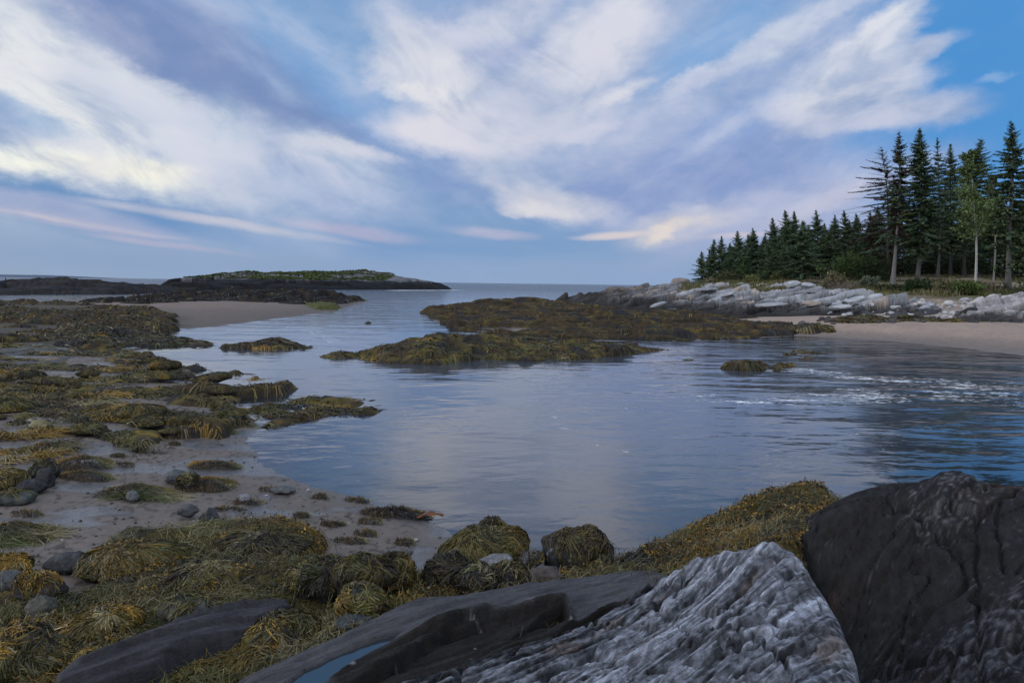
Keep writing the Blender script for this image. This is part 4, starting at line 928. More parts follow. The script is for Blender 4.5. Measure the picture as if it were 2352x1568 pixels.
def rough3(x, y):
    s = x * STR[0] + y * STR[1]; t = x * NRM[0] + y * NRM[1]
    dp = sdpoly(x, y, POOL); q = sstep(-.22, -.02, dp)
    strong = sstep(-.04, .08, sdpoly(x, y, STRATA) + .05 * fbm(s * 2, t * 4, 3, 255))
    h = _b3(x, y) * (.22 + .95 * strong) + .008 * fbm(x * 16, y * 16, 4, 253)
    h = h - .13 * sstep(-.005, .03, sdpoly(x, y, BLOCK) + .015 * fbm(x * 7, y * 7, 3, 258)) * sstep(0, .2, -dp)
    return h * (1 - q * .85) - .14 * sstep(-.01, .05, dp + .02 * fbm(x * 6, y * 6, 3, 256))
def slab_color(x, y, z, sl):
    s = x * STR[0] + y * STR[1]; t = x * NRM[0] + y * NRM[1]
    n = fbm(s * .8, t * 9, 4, 261); n2 = fbm(s * 3, t * 22, 4, 262); n3 = fbm(x * 20, y * 20, 3, 263); n4 = fbm(x * 1.5, y * 1.5, 3, 264)
    smooth = 1 - sstep(-.04, .06, sdpoly(x, y, STRATA) + .05 * fbm(s * 2, t * 4, 3, 255))
    base = np.array([.016, .0145, .0135]) + (np.array([.058, .058, .063]) - np.array([.016, .0145, .0135])) * smooth[:, None]
    c = base * (1 + .35 * n + .45 * n2 + .2 * n3 + .3 * n4)[:, None]
    bar = sstep(.45, .62, fbm(s * 5, t * 12, 3, 265) + .25 * n3) * (1 - smooth); c = c + (np.array([.30, .30, .31]) - c) * (bar * .6)[:, None]
    return c
fg_rock('layered_rock', 'long dark slab of layered rock holding a narrow pool of water', poly, T3, slab_color, m_slab, .07, 3.2, rough3, 1.1, .03, 4, cap=None)
pw = np.array(POOL)[:, :2]; t_ = mk([(640, 1590, .675)])
cx, cy = pw.mean(0); pv = np.r_[[[cx, cy, .686]], np.c_[pw + (pw - pw.mean(0)) * .10, np.full(len(pw), .686)]]
pf = np.array([[0, i + 1, (i + 1) % len(pw) + 1] for i in range(len(pw))])
m_pool, nt = new_mat('pool_water'); pos = position(nt)
bp = nt.n('ShaderNodeBump'); bp.inputs['Distance'].default_value = .004; bp.inputs['Strength'].default_value = .6; nt.l(nt.noise(pos, 7, 3), bp.inputs['Height'])
b = finish(nt, (.02, .028, .035), .04, .5); b.inputs['IOR'].default_value = 1.9; nt.l(bp.outputs[0], b.inputs['Normal'])
tag(obj('tide_pool_water', mesh('tide_pool_water', pv, pf, m_pool)), 'narrow wedge of still sky blue water lying in the dark slab', 'water', kind='structure')

# R4: left slab
E4 = [(130, 1545, .50), (190, 1508, .53), (250, 1481, .55), (330, 1446, .56), (400, 1418, .57), (480, 1397, .56), (560, 1382, .54), (620, 1374, .51), (655, 1373, .48), (668, 1390, .45)]
poly = np.r_[mk(E4)[:, :2], mk([(640, 1408, .47), (570, 1435, .50), (500, 1455, .52), (430, 1478, .53), (380, 1505, .53), (330, 1530, .52), (250, 1568, .5), (180, 1590, .48), (120, 1590, .46)])[:, :2]]
_b4 = bedding(.035, .3, 7, 271, .05, 5)
fg_rock('wedge_rock', 'dark wedge shaped slab lying low among the rockweed', poly, tp3(E4) + tp3([(400, 1450, .56), (500, 1425, .54), (300, 1490, .55), (250, 1530, .53), (600, 1400, .49)]),
        lambda x, y, z, sl: np.array([.030, .030, .034]) * (1 + .4 * fbm(x * 2, y * 7, 4, 272) + .5 * sstep(1.5, .2, sl) + .3 * fbm(x * 20, y * 20, 3, 273))[:, None], m_slab, .035, 5, lambda x, y: _b4(x, y), 1.2, .04, 3)

# ------------------------------------------------------------------ the rockweed carpet between beach and bedrock
wp = PXY([(-120, 1330), (0, 1345), (110, 1350), (200, 1345), (300, 1322), (360, 1300), (300, 1290), (200, 1262), (215, 1235), (300, 1205), (380, 1215), (470, 1200), (560, 1195), (640, 1190), (740, 1215), (765, 1240), (720, 1262), (640, 1280), (760, 1275), (850, 1285), (960, 1310), (1000, 1280), (1060, 1290),
          (1180, 1280), (1260, 1310), (1400, 1300), (1480, 1265), (1580, 1225), (1700, 1195), (1800, 1185)], .22)[:, :2]
wp = np.r_[wp, PXY([(1900, 1175), (1900, 1330), (1600, 1500), (1200, 1700), (600, 1900), (-300, 1900), (-300, 1500)], .3)[:, :2]]
WT = TPS(tp3([(-100, 1400, .28), (0, 1360, .25), (100, 1380, .26), (250, 1350, .28), (250, 1245, .27), (320, 1225, .36), (400, 1240, .28), (480, 1230, .27), (560, 1200, .36), (620, 1220, .34), (740, 1230, .24), (600, 1270, .26), (450, 1300, .30), (300, 1330, .30), (400, 1350, .33), (600, 1320, .33), (750, 1300, .33), (900, 1320, .30),
    (1000, 1310, .26), (1100, 1330, .3), (900, 1380, .38), (1050, 1345, .34), (700, 1400, .36), (550, 1350, .34), (100, 1450, .30), (0, 1500, .32), (100, 1568, .34), (300, 1568, .34), (500, 1520, .36), (650, 1470, .40), (750, 1430, .42), (400, 1400, .36), (1200, 1310, .28), (1300, 1315, .34), (1400, 1300, .36), (1480, 1285, .40),
    (1560, 1245, .42), (1620, 1230, .48), (1700, 1200, .48), (1760, 1158, .62), (1840, 1158, .68), (1880, 1170, .70), (1650, 1260, .62), (1750, 1225, .72), (1520, 1300, .50), (1800, 1210, .8)]), 1e-3)
wl = lumps(.085, 1.9, 2.6, 281, rot=.6); wl2 = lumps(.03, 6, 8, 285, rot=.6)
WH = Field(wp, [(0, 0, 0), (1, 0, 0), (0, 1, 0)], .35, .5, .22, 1.6); WH.t = WT; WH.rough = lambda x, y: wl(x, y) + wl2(x, y)
def carpet_color(x, y, z, sl):
    n = fbm(x * 1.2, y * 1.2, 4, 291); n2 = fbm(x * 6, y * 6, 3, 292)
    c = OLIVE * .75 + (BLACKW - OLIVE * .75) * sstep(-.2, .4, n)[:, None]
    return c * (1 + .5 * n2)[:, None]
carpet = ledge('rockweed_bed', 'thick tangled bed of olive and gold rockweed spread between the beach and the bedrock', 'seaweed', WH, carpet_color, m_weedrock, None, pxs=2.2, rel=.008, pad=.3, sink=.03, rockname='mat')
o0 = np.array(carpet.location)
def carpet_strands(n, pal, seed, ln, wd, lift, flow, mask=None, **kw):
    p = sample_poly(wp, n, seed, .05); x, y = p.T; z = WH(x, y); k = (z > ground_h(x, y) + .005) & (y > 1.5)
    if mask is not None: k &= mask(x, y)
    x, y = x[k], y[k]
    rv, _, _, _ = cells(x * 1.7, y * 1.7, seed + 2); cl = pick_colors(97, pal, seed + 9)[(rv * 97).astype(int) % 97]
    cols = pick_colors(len(x), pal, seed) * .35 + cl * .65
    cols = cols * np.clip(1 + 1.2 * fbm(x * 1.3, y * 1.3, 3, 333), .2, 2)[:, None]
    return strands(WH, x, y, ln, wd, cols, seed, 6, lift, flow, **kw)
parts_ = [carpet_strands(30000, (5, 1.4, 1.6, 1.6, 3, .9), 301, .34, .007, .022, .5, gmix=.75, curl=1.3, fscale=1.1, wave=.5),
          carpet_strands(9000, (3, .6, 1, .6, 2.5, 2.5), 302, .42, .006, .045, .6, gmix=.7, curl=1.6, fscale=.9, wave=.6),
          carpet_strands(5000, (1, .3, 2, 5, 1, .3), 303, .36, .009, .03, .4, gmix=.8, curl=1.2, wave=.4)]
gold_m = lambda x, y: (fbm(x * .9, y * .9, 3, 305) > .12)
def gold_right(x, y): return (x > 1.3) & (fbm(x * 1.5, y * 1.5, 3, 306) > -.12)
parts_.append(carpet_strands(7000, (1.2, 5, 1.2, .2, .6, .5), 307, .12, .010, .03, .5, gmix=.3, curl=2.2, mask=gold_m, wave=.5))
parts_.append(carpet_strands(9000, (2, 5, 1.6, .2, .6, .4), 308, .14, .010, .035, .9, gmix=.3, curl=2.2, mask=gold_right, wave=.5))
def bladders(n, seed, mask):
    p = sample_poly(wp, n, seed, .05); x, y = p.T; q = fbm(x * 5, y * 5, 3, seed + 1); k = mask(x, y) & (q > -.15) & (WH(x, y) > ground_h(x, y) + .005) & (y > 1.5); x, y, q = x[k], y[k], q[k]
    rr = np.random.default_rng(seed); z = WH(x, y) + .03 + .05 * q + rr.uniform(-.02, .025, len(x)); d = np.hypot(x, y)
    cl = pick_colors(len(x), (1, 6, 2, .3, .3, .3), seed) * (1 + .8 * q)[:, None]
    return leaf_cards(np.stack([x, y, z], -1), np.maximum(.009, .0021 * d), np.clip(cl, .004, 1), seed, .7)
parts_.append(bladders(90000, 317, gold_m)); parts_.append(bladders(90000, 318, gold_right))
v = np.concatenate([q[0] for q in parts_]); c = np.concatenate([q[2] for q in parts_]); fs = []; off = 0
for q in parts_: fs.append(q[1] + off); off += len(q[0])
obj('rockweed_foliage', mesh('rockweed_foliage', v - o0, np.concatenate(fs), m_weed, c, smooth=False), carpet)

# ------------------------------------------------------------------ boulders
def ico(sub):
    bm = __import__('bmesh').new(); __import__('bmesh').ops.create_icosphere(bm, subdivisions=sub, radius=1.0)
    v = np.array([q.co[:] for q in bm.verts]); f = np.array([[q.index for q in p.verts] for p in bm.faces]); bm.free(); return v, f
ICO5, ICO4, ICO3 = ico(6), ico(5), ico(4)
def pn3(d, s, seed): return (pn(d[:, 0] * s + seed, d[:, 1] * s, seed) + pn(d[:, 1] * s + 5, d[:, 2] * s + seed, seed + 1) + pn(d[:, 2] * s - 3, d[:, 0] * s, seed + 2)) / 1.6
def boulder_r(d, size, seed, facet=.5, bump=.16):
    """star shaped stone: ellipsoid cut by random planes"""
    r = np.random.default_rng(seed); s = np.array(size)
    rad = 1 / np.sqrt(((d / s) ** 2).sum(1))
    for _ in range(10):
        nrm = r.normal(0, 1, 3); nrm /= np.linalg.norm(nrm); off = np.sqrt(((nrm * s) ** 2).sum()) * r.uniform(.68, .95)
        dn = d @ nrm; cut = np.where(dn > .05, off / np.maximum(dn, .05), 1e9)
        rad = np.where(cut < rad, rad + (cut - rad) * facet, rad)
    m = s.mean()
    return rad * (1 + bump * pn3(d, 1.6, seed) + bump * .5 * pn3(d, 4, seed + 9) + bump * .22 * pn3(d, 11, seed + 19))
m_boulder = mat_rock('boulder_stone', .8, .02, 14, .75, .18, 0, (1, 1, 1), .45)
def boulder(label, px, py, z, size, base=(.06, .062, .066), seed=1, rot=0.0, tilt=0.0, facet=.5, weed=0, wl=.35, pal=(4, .8, 2, 2.5, 2, .5), cover=(.0, .9), speck=0.0, cat='boulder', name='boulder', group=None, top=None, res=None):
    """px,py: where the middle of its foot stands"""
    c0 = P(px, py, z); v0, f0 = res or ICO4
    Rm = np.array(Matrix.Rotation(rot, 3, 'Z') @ Matrix.Rotation(tilt, 3, 'Y'))
    v = v0 * boulder_r(v0, size, seed, facet)[:, None]; v = v @ Rm.T; lift = size[2] * .34
    n = fbm(v[:, 0] * 3 / size[0] * .3, v[:, 1] * 3 + v[:, 2] * 4, 4, seed); n2 = fbm(v[:, 0] * 14 + v[:, 2] * 9, v[:, 1] * 14 - v[:, 2] * 7, 3, seed + 1)
    c = np.array(base) * (1 + .4 * n + .4 * n2)[:, None]
    if speck:
        r = np.random.default_rng(seed); k = r.uniform(0, 1, len(v)) < speck * (.4 + n2.clip(0, 1)); c[k] = c[k] + (np.array([.30, .31, .32]) - c[k]) * r.uniform(.3, .9, (k.sum(), 1))
    if top is not None:
        k = sstep(.45, .8, v[:, 2] / size[2] + .3 * n); c = c + (np.array(top) - c) * k[:, None]
    root = empty(name, c0 + np.array([0, 0, 0]), label, cat, group)
    obj('stone', mesh('stone', v + np.array([0, 0, lift]), f0, m_boulder, np.clip(c, .004, 1)), root)
    if weed:
        r = np.random.default_rng(seed + 50); k_ = 7
        th0 = np.arccos(np.clip(1 - r.uniform(cover[0], cover[1], weed), -1, 1)); ph = r.uniform(0, 2 * np.pi, weed)
        d = np.stack([np.sin(th0) * np.cos(ph), np.sin(th0) * np.sin(ph), np.cos(th0)], -1)
        pref = r.uniform(0, 2 * np.pi); tuft_a = pn3(d, 1.7, seed + 70) * 2.6 + r.normal(0, .45, weed); pts = []
        drift = np.array([math.cos(pref), math.sin(pref), 0]) * .55
        st = (wl * r.uniform(.5, 1.35, weed) / np.mean(size) / k_)[:, None]; wob = r.normal(0, .5, weed)
        for j in range(k_ + 1):
            q = d * (boulder_r(d, size, seed, facet) + .008 + .03 * r.uniform(0, 1, weed) * math.sin(math.pi * min(1, j / k_ + .1)))[:, None]
            q = q @ Rm.T + np.array([0, 0, lift]); q[:, 2] = np.maximum(q[:, 2], .01 + .03 * r.uniform(0, 1, weed)); pts.append(q)
            down = drift - np.array([0, 0, 1.0]); tg_ = down - d * (d * down).sum(1)[:, None]; tg_ /= np.linalg.norm(tg_, axis=1, keepdims=True) + 1e-6
            sd_ = np.cross(d, tg_); an = (tuft_a * (1 - .5 * j / k_) + wob * j / k_) * np.clip(1.25 - .75 * (1 - d[:, 2]), .25, 1)
            d = d + (tg_ * np.cos(an)[:, None] + sd_ * np.sin(an)[:, None]) * st; d /= np.linalg.norm(d, axis=1, keepdims=True)
        p = np.stack(pts, 1); tg = np.gradient(p, axis=1); tg /= np.linalg.norm(tg, axis=2, keepdims=True) + 1e-9
        sv = np.cross(tg, r.normal(0, .7, (weed, 1, 3)) + p / np.linalg.norm(p, axis=2, keepdims=True)); sv /= np.linalg.norm(sv, axis=2, keepdims=True) + 1e-9
        wd = (.0105 * r.uniform(.6, 1.4, (weed, 1)) * np.linspace(1, .4, k_ + 1)[None])[..., None]
        vv = np.stack([p - sv * wd / 2, p + sv * wd / 2], 2).reshape(-1, 3)
        b_ = (np.arange(weed) * (k_ + 1) * 2)[:, None] + (np.arange(k_) * 2)[None]
        ff_ = np.stack([b_, b_ + 1, b_ + 3, b_ + 2], -1).reshape(-1, 4)
        cl = pick_colors(weed, pal, seed); d0 = np.stack([np.sin(th0) * np.cos(ph), np.sin(th0) * np.sin(ph), np.cos(th0)], -1)
        rv_, _, _, _ = cells(d0[:, 0] * 2.6 + seed, d0[:, 1] * 2.6, seed); ang = pick_colors(53, pal, seed + 4)[(rv_ * 53).astype(int) % 53]; cl = (cl * .3 + ang * .7) * np.clip(1 + .9 * pn3(d0, 2.4, seed + 77), .2, 2)[:, None]
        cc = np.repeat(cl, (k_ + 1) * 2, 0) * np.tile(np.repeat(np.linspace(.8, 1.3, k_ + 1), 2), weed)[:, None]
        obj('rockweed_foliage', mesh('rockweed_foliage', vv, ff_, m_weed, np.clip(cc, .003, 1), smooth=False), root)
    return root

boulder('big hummock of rock under a thatch of olive rockweed at the edge of the cove', 1112, 1285, .12, (.50, .40, .22), (.03, .03, .03), 11, .2, 0, .4, 3400, .5, (5, 1.0, 2.5, 1.5, 2, .8), (0, .95))
boulder('black barnacled boulder at the waterline with a scruff of weed on its crown', 1325, 1305, .12, (.38, .33, .30), (.020, .022, .026), 12, .4, .1, .45, 900, .28, (3, 1.0, 4, 2, 1, .4), (0, .35), speck=.16)
boulder('small weed tuft stone behind the big weedy hummock', 1132, 1215, .05, (.16, .12, .10), (.03, .03, .03), 13, 0, 0, .4, 400, .2, (1, 1, 5, 2, .5, .3))
boulder('round black stone combed over with dark hair like weed, left of the rounder tangled one', 1035, 1345, 0.32, (.22, .19, .20), (.018, .02, .024), 14, 0, 0, .2, 800, .4, (1, .1, 1, 6, 1, .2), (0, .7))
boulder('round stone wound in tangled dark weed, above the long slab', 1095, 1360, 0.36, (.19, .17, .17), (.025, .027, .03), 15, 1, 0, .2, 750, .35, (2, .3, 2, 4, 1.5, 1), (0, .9))
boulder('dark wedge of barnacled stone under the black boulder', 1165, 1340, 0.32, (.20, .16, .15), (.025, .026, .028), 16, .5, .2, .7, 160, .2, speck=.12, cover=(0, .3))
boulder('flat pale pebbled stone between the weedy hummock and the black boulder', 1140, 1300, 0.24, (.20, .15, .08), (.13, .13, .135), 17, .3, 0, .5, speck=.2)
boulder('low brown stone wedged beneath the black boulder', 1255, 1330, 0.32, (.17, .13, .08), (.07, .06, .055), 18, .2, 0, .6)
boulder('barnacled small grey stone tucked behind the dark wedge', 1215, 1290, 0.26, (.13, .1, .08), (.08, .08, .085), 19, .2, 0, .5, 120, .15, speck=.3)
boulder('blue grey angular boulder half draped in weed, mid way along the weed bed', 835, 1345, 0.42, (.28, .2, .2), (.075, .085, .095), 20, .3, .15, .75, 500, .35, (2, .3, 2, 4, 1, .4), (.0, .5))
boulder('dark boulder curtained with long black weed beside the blue grey one', 755, 1355, 0.38, (.24, .2, .20), (.03, .03, .034), 21, .2, 0, .4, 1100, .5, (1.5, .3, 2, 5, 1, .5), (0, .6))
boulder('brown weed clad knob leaning on the blue grey boulder', 905, 1340, 0.38, (.16, .15, .2), (.03, .028, .025), 22, .2, 0, .3, 700, .35, (2, 1, 4, 3, .5, .3), (0, .8))
boulder('green grey cobble with a few strands across it, above the dark wedge slab', 425, 1415, 0.42, (.19, .14, .12), (.085, .095, .09), 23, .3, 0, .55, 200, .25, cover=(0, .4))
boulder('domed mound of rock thatched with long golden and black weed out on the sand', 300, 1300, .2, (.48, .34, .15), (.03, .03, .03), 24, .2, 0, .25, 3600, .6, (3.5, 2.2, 1.2, 3, 2, .6), (0, .9))
boulder('dark weed mound sprawling toward the waterline, second of the pair on the sand', 610, 1250, .2, (.55, .36, .11), (.028, .028, .028), 25, -.1, 0, .25, 3000, .6, (3, .8, 1.6, 4, 2.4, .5), (0, .9))
boulder('lumpy dark stone in a wet hollow of sand', 165, 1300, .18, (.22, .14, .10), (.04, .042, .045), 26, .2, 0, .6, 0)
boulder('smooth green grey cobble behind the lumpy stone in the hollow', 208, 1283, .19, (.11, .09, .08), (.11, .12, .11), 27, 0, 0, .3)
boulder('small sharp dark stone alone in the wet hollow', 240, 1293, .19, (.10, .08, .06), (.035, .037, .04), 28, 0, 0, .7)
boulder('dark block with a cap of gold weed at the end of the sand', 82, 1372, .22, (.20, .16, .17), (.045, .045, .048), 29, .2, 0, .6, 420, .14, (1, 5, 1, .3, .3, .3), (0, .25), top=None)
boulder('black cobble close against the gold capped block', 132, 1360, .22, (.09, .08, .07), (.02, .02, .022), 30)
boulder('tan grey stone shaped like a tooth, sunk in the weed', 98, 1415, .25, (.11, .10, .15), (.07, .068, .058), 31, .2, .15, .8)
boulder('grey stone at the frame edge under gold weed', 20, 1345, .2, (.17, .13, .10), (.06, .062, .065), 32, .1, 0, .5)
boulder('low gold weed hummock at the edge of the sand', 12, 1318, .2, (.22, .17, .12), (.03, .03, .028), 33, .1, 0, .3, 1300, .18, (2, 5, 1, .4, .4, .3), (0, .9))
boulder('yellowish rounded boulder among the weed mats', 93, 985, .16, (.17, .15, .14), (.17, .15, .085), 34, .2, 0, .6)
boulder('pale small cobble next to the yellowish boulder', 70, 967, .16, (.07, .06, .04), (.2, .19, .17), 35)
boulder('black lump at the beach edge, largest of the huddle', 100, 1090, .16, (.20, .16, .14), (.022, .023, .026), 36, .2, 0, .6, 150, .2, cover=(0, .3))
boulder('black rounded stone in front of the huddle', 75, 1125, .16, (.18, .15, .11), (.026, .027, .03), 37, .2, 0, .5)
boulder('dark upright stone on the seaward end of the huddle', 105, 1110, .16, (.13, .12, .16), (.03, .03, .032), 38, .2, 0, .6)
boulder('flat greenish rock lying in front of the huddle of black stones', 30, 1148, .16, (.30, .20, .09), (.05, .058, .056), 39, .2, 0, .6, 120, .2, cover=(0, .3))
boulder('weed covered rock with gold fringes behind the huddle', 10, 1115, .16, (.30, .22, .15), (.03, .03, .03), 40, .2, 0, .4, 1100, .25, (3, 3, 1.5, 1, 1, .4))
boulder('dark stone topped by brown weed on the open sand', 435, 1112, .13, (.14, .12, .12), (.028, .028, .03), 41, 0, 0, .6, 160, .15, cover=(0, .5))
boulder('blue grey stone with gold weed round it on the open sand', 405, 1100, .13, (.18, .13, .10), (.07, .075, .08), 42, 0, 0, .6)
boulder('little grey pyramid stone in the tuft of olive weed', 304, 1145, .14, (.08, .07, .08), (.09, .1, .1), 43, 0, 0, .8)
boulder('dark pointed stone just above the sprawling weed mound', 482, 1198, .17, (.13, .1, .11), (.035, .037, .042), 44, .3, 0, .75)
boulder('grey rounded stone alone on the wet sand', 433, 1178, .15, (.12, .09, .08), (.06, .063, .07), 45)
boulder('small pale stone in the beach wrack', 563, 1146, .10, (.09, .07, .05), (.17, .175, .185), 46)
boulder('low grey stone beside the waterline of the beach', 652, 1127, .06, (.2, .11, .05), (.08, .085, .09), 47)
boulder('rounded cobble at the weed edge below the gold knob', 925, 1275, .14, (.11, .09, .07), (.10, .098, .10), 48)
boulder('thin blue grey stone showing through weed beside the long slab', 815, 1435, .42, (.18, .10, .06), (.045, .055, .064), 49, .5, 0, .5)
boulder('weed draped cobble in front of the blue grey boulder', 700, 1345, 0.38, (.17, .14, .12), (.03, .03, .032), 50, 0, 0, .3, 500, .3)
boulder('green haired stone between the dark slab and the long slab', 830, 1400, 0.44, (.2, .17, .13), (.035, .04, .04), 51, 0, 0, .3, 900, .3, (4, .8, .8, 1, 4, 2), (0, .9))
boulder('hairy olive hummock against the flank of the dark wedge slab', 650, 1475, .32, (.32, .22, .14), (.03, .03, .03), 52, .6, 0, .3, 1700, .35, (4, .8, 1, 2, 3, 1.2), (0, .9))
boulder('black haired rock in the corner of the weed bed', 40, 1545, .28, (.32, .24, .2), (.03, .032, .034), 53, .2, 0, .4, 1500, .4, (2.5, .6, 1.5, 4, 2, 1), (0, .8))
boulder('gold rockweed clump in front of the dark wedge slab', 210, 1560, .32, (.16, .13, .12), (.03, .026, .02), 54, 0, 0, .3, 1300, .13, (1.5, 5, 1.5, .5, .3, .2), (0, .95))
boulder('mound of olive weed with golden tips behind the dark wedge slab', 240, 1445, .3, (.28, .2, .11), (.03, .03, .03), 55, .5, 0, .3, 1400, .25, (3, 4, 1.5, 1, 1, .4), (0, .9))
boulder('grey weed thatched hump in the middle of the weed bed', 470, 1335, .26, (.36, .24, .10), (.028, .028, .028), 56, .4, 0, .3, 2000, .45, (2.5, .4, 1.4, 3, 1.5, 3), (0, .9))

r_ = np.random.default_rng(404); LS = 'dark rocks half buried in the rockweed of the near shore'
for i in range(26):
    for _ in range(40):
        px, py = r_.uniform(-20, 620), r_.uniform(835, 1010)
        if sdpoly(*PXY([(px, py)])[0, :2][:, None], PXY([(-40, 835), (200, 820), (330, 835), (450, 860), (600, 885), (600, 905), (480, 930), (560, 965), (540, 1000), (330, 1020), (150, 985), (-40, 965)]))[0] > 0: break
    c_ = P(px, py, .2); sc_ = r_.uniform(.22, .62) * (c_[1] / 18) ** .5
    boulder('dark wet rock half buried in rockweed on the near shore ledges', px, py, .16, (sc_, sc_ * r_.uniform(.5, .8), sc_ * r_.uniform(.22, .38)), np.array((.016, .0165, .018)) * r_.uniform(.7, 1.7), 1000 + i, r_.uniform(-.4, .4), r_.normal(0, .04), .75, int(r_.choice([350, 600, 900])), .5, (4, 1.2, 2, 2, 2, .6), (0, .6), name='weedy_rock', cat='rock', group=LS, res=ICO3)
# grit, shell and pebbles on the sand
n = 5200; gp_ = sample_poly(near_land, n * 3, 505); x, y = gp_.T; k = (y < 17) & (y > 5.5) & (ground_h(x, y) > -.02) & (fbm(x * .9, y * .9, 3, 506) + .25 * r_.normal(0, 1, len(x)) > -.05); x, y = x[k][:n], y[k][:n]; n = len(x)
oc = np.array([[1, 0, 0], [-1, 0, 0], [0, 1, 0], [0, -1, 0], [0, 0, 1], [0, 0, -1.]]); of = np.array([[0, 2, 4], [2, 1, 4], [1, 3, 4], [3, 0, 4], [2, 0, 5], [1, 2, 5], [3, 1, 5], [0, 3, 5]])
sz_ = (.008 + .022 * r_.uniform(0, 1, n) ** 3)[:, None, None] * r_.uniform(.6, 1.3, (n, 1, 3)) * np.array([1.2, 1.2, .7])
pv_ = (oc[None] * sz_ + r_.normal(0, .002, (n, 6, 3)) + np.stack([x, y, ground_h(x, y) + .004], -1)[:, None]).reshape(-1, 3)
pc_ = np.array([[.05, .05, .053], [.11, .10, .095], [.30, .29, .28], [.035, .028, .02]])[r_.choice(4, n, p=[.4, .3, .1, .2])]
tag(obj('pebbles', mesh('pebbles', pv_, (of[None] + (np.arange(n) * 6)[:, None, None]).reshape(-1, 3), m_boulder, np.repeat(pc_, 6, 0), smooth=False)), 'grit and small pebbles scattered over the wet sand', 'pebbles', kind='stuff')

# loose weed on the sand
def tuft(label, px, py, z, rx, ry, hgt, n, pal, ln, seed, flow=0.0, wd=.008, group=None):
    c0 = P(px, py, z); r = np.random.default_rng(seed)
    a = r.uniform(0, 2 * np.pi, n); q = np.sqrt(r.uniform(0, 1, n)); x = c0[0] + rx * q * np.cos(a); y = c0[1] + ry * q * np.sin(a)
    Hf = lambda u, w: np.maximum(ground_h(u, w), 0) + hgt * np.exp(-(((u - c0[0]) / rx) ** 2 + ((w - c0[1]) / ry) ** 2) * 1.6) * (1 + .6 * fbm(u * 7, w * 7, 3, seed))
    v, f, c = strands(Hf, x, y, ln, wd, pick_colors(n, pal, seed), seed, 5, .02, flow, curl=1.5, gmix=.5, wave=.5)
    return tag(obj('seaweed_tuft', mesh('seaweed_tuft', v - c0, f, m_weed, c, smooth=False), loc=c0), label, 'seaweed', group)
G = 'small weed tufts scattered on the beach'
tuft('combed tuft of long olive weed lying across the middle of the sand', 310, 1128, .14, .42, .26, .12, 1500, (5, 1, 1.5, .5, 2, 1.2), .35, 61, -.2)
tuft('crinkled brown gold weed heap with two stones, on the sand near the cove', 475, 1105, .12, .42, .3, .10, 1500, (2, 3, 4, .6, .4, .4), .12, 62)
tuft('gold and brown weed heap on the sheen of wet sand', 190, 1062, .15, .42, .28, .14, 1300, (3, 3, 3, .6, .4, .4), .13, 63)
tuft('flat oval patch of olive gold weed up the beach', 490, 1063, .1, .40, .22, .07, 900, (3, 3, 2.5, .6, .4, .4), .13, 64)
tuft('small brown weed clot on the wet sheen, beyond the larger heap', 195, 1090, .15, .38, .16, .09, 700, (3, 2, 3, .6, .4, .4), .12, 65)
tuft('tuft of long pale olive weed at the frame edge on the sand', 25, 1218, .19, .38, .2, .14, 1300, (5, 1, 1, 1, 2, 2), .35, 66, -.2)
tuft('brown crinkled wrack heap at the waterline', 905, 1182, .02, .42, .12, .10, 1300, (.6, .6, 6, 2, .2, .2), .10, 67)
tuft('small weed clump on the lower beach behind the yellow boulder', 115, 1028, .15, .34, .22, .12, 700, (3, 2, 2, 1, 1, .4), .15, 68)
for i, (px, py) in enumerate([(270, 1050), (285, 1070), (625, 1118), (735, 1133), (820, 1140), (570, 1150), (690, 1180), (840, 1220), (520, 1170), (640, 1195), (850, 1190), (800, 1240), (400, 1018), (80, 1250), (60, 1190), (930, 1238), (760, 1200)]):
    tuft('little scrap of torn brown weed on the beach', px, py, .08, .10 + .05 * (i % 3), .06, .04, 160, (2, 1.5, 4, 1, .4, .3), .07, 80 + i, group=G)
# kelp blade at the waterline
kp = P(975, 1192, .03); t = np.linspace(0, 1, 9); w_ = .075 * np.sin(np.pi * np.clip(t * .95 + .05, 0, 1)) + .006
kv = []
for s_ in (-1, -.5, 0, .5, 1): kv.append(np.stack([-.10 + .34 * t, .02 * np.sin(t * 6) + s_ * w_ * .8, .02 + .085 * np.sin(t * 2.6) * (1 - .35 * abs(s_)) + .012 * np.sin(t * 14 + s_ * 3)], -1))
kv = np.stack(kv, 1).reshape(-1, 3)
m_kelp, nt = new_mat('kelp'); finish(nt, (.11, .034, .006), .3, .4)
tag(obj('kelp_blade', mesh('kelp_blade', kv, grid_faces(9, 5), m_kelp), loc=kp), 'glossy orange brown kelp blade curled at the waterline', 'seaweed')
# ------------------------------------------------------------------ trees, shrubs and grass of the point
def tube(pts, rad, sides=7):
    p = np.asarray(pts, float); n = len(p); tg = np.gradient(p, axis=0); tg /= np.linalg.norm(tg, axis=1, keepdims=True) + 1e-9
    up = np.where(np.abs(tg[:, 2:3]) > .9, np.array([[1., 0, 0]]), np.array([[0, 0, 1.]])); a = np.cross(tg, up); a /= np.linalg.norm(a, axis=1, keepdims=True); b = np.cross(tg, a)
    t = np.linspace(0, 2 * np.pi, sides, endpoint=False)
    v = p[:, None] + (a[:, None] * np.cos(t)[None, :, None] + b[:, None] * np.sin(t)[None, :, None]) * np.asarray(rad)[:, None, None]
    i = np.arange(n * sides).reshape(n, sides); j = np.roll(i, -1, 1)
    return v.reshape(-1, 3), np.stack([i[:-1], j[:-1], j[1:], i[1:]], -1).reshape(-1, 4)
def join(parts):
    v, f, c, o = [], [], [], 0
    for a in parts:
        v.append(a[0]); f.append(a[1] + o); o += len(a[0])
        if len(a) > 2: c.append(a[2])
    return np.concatenate(v), np.concatenate(f), (np.concatenate(c) if c else None)
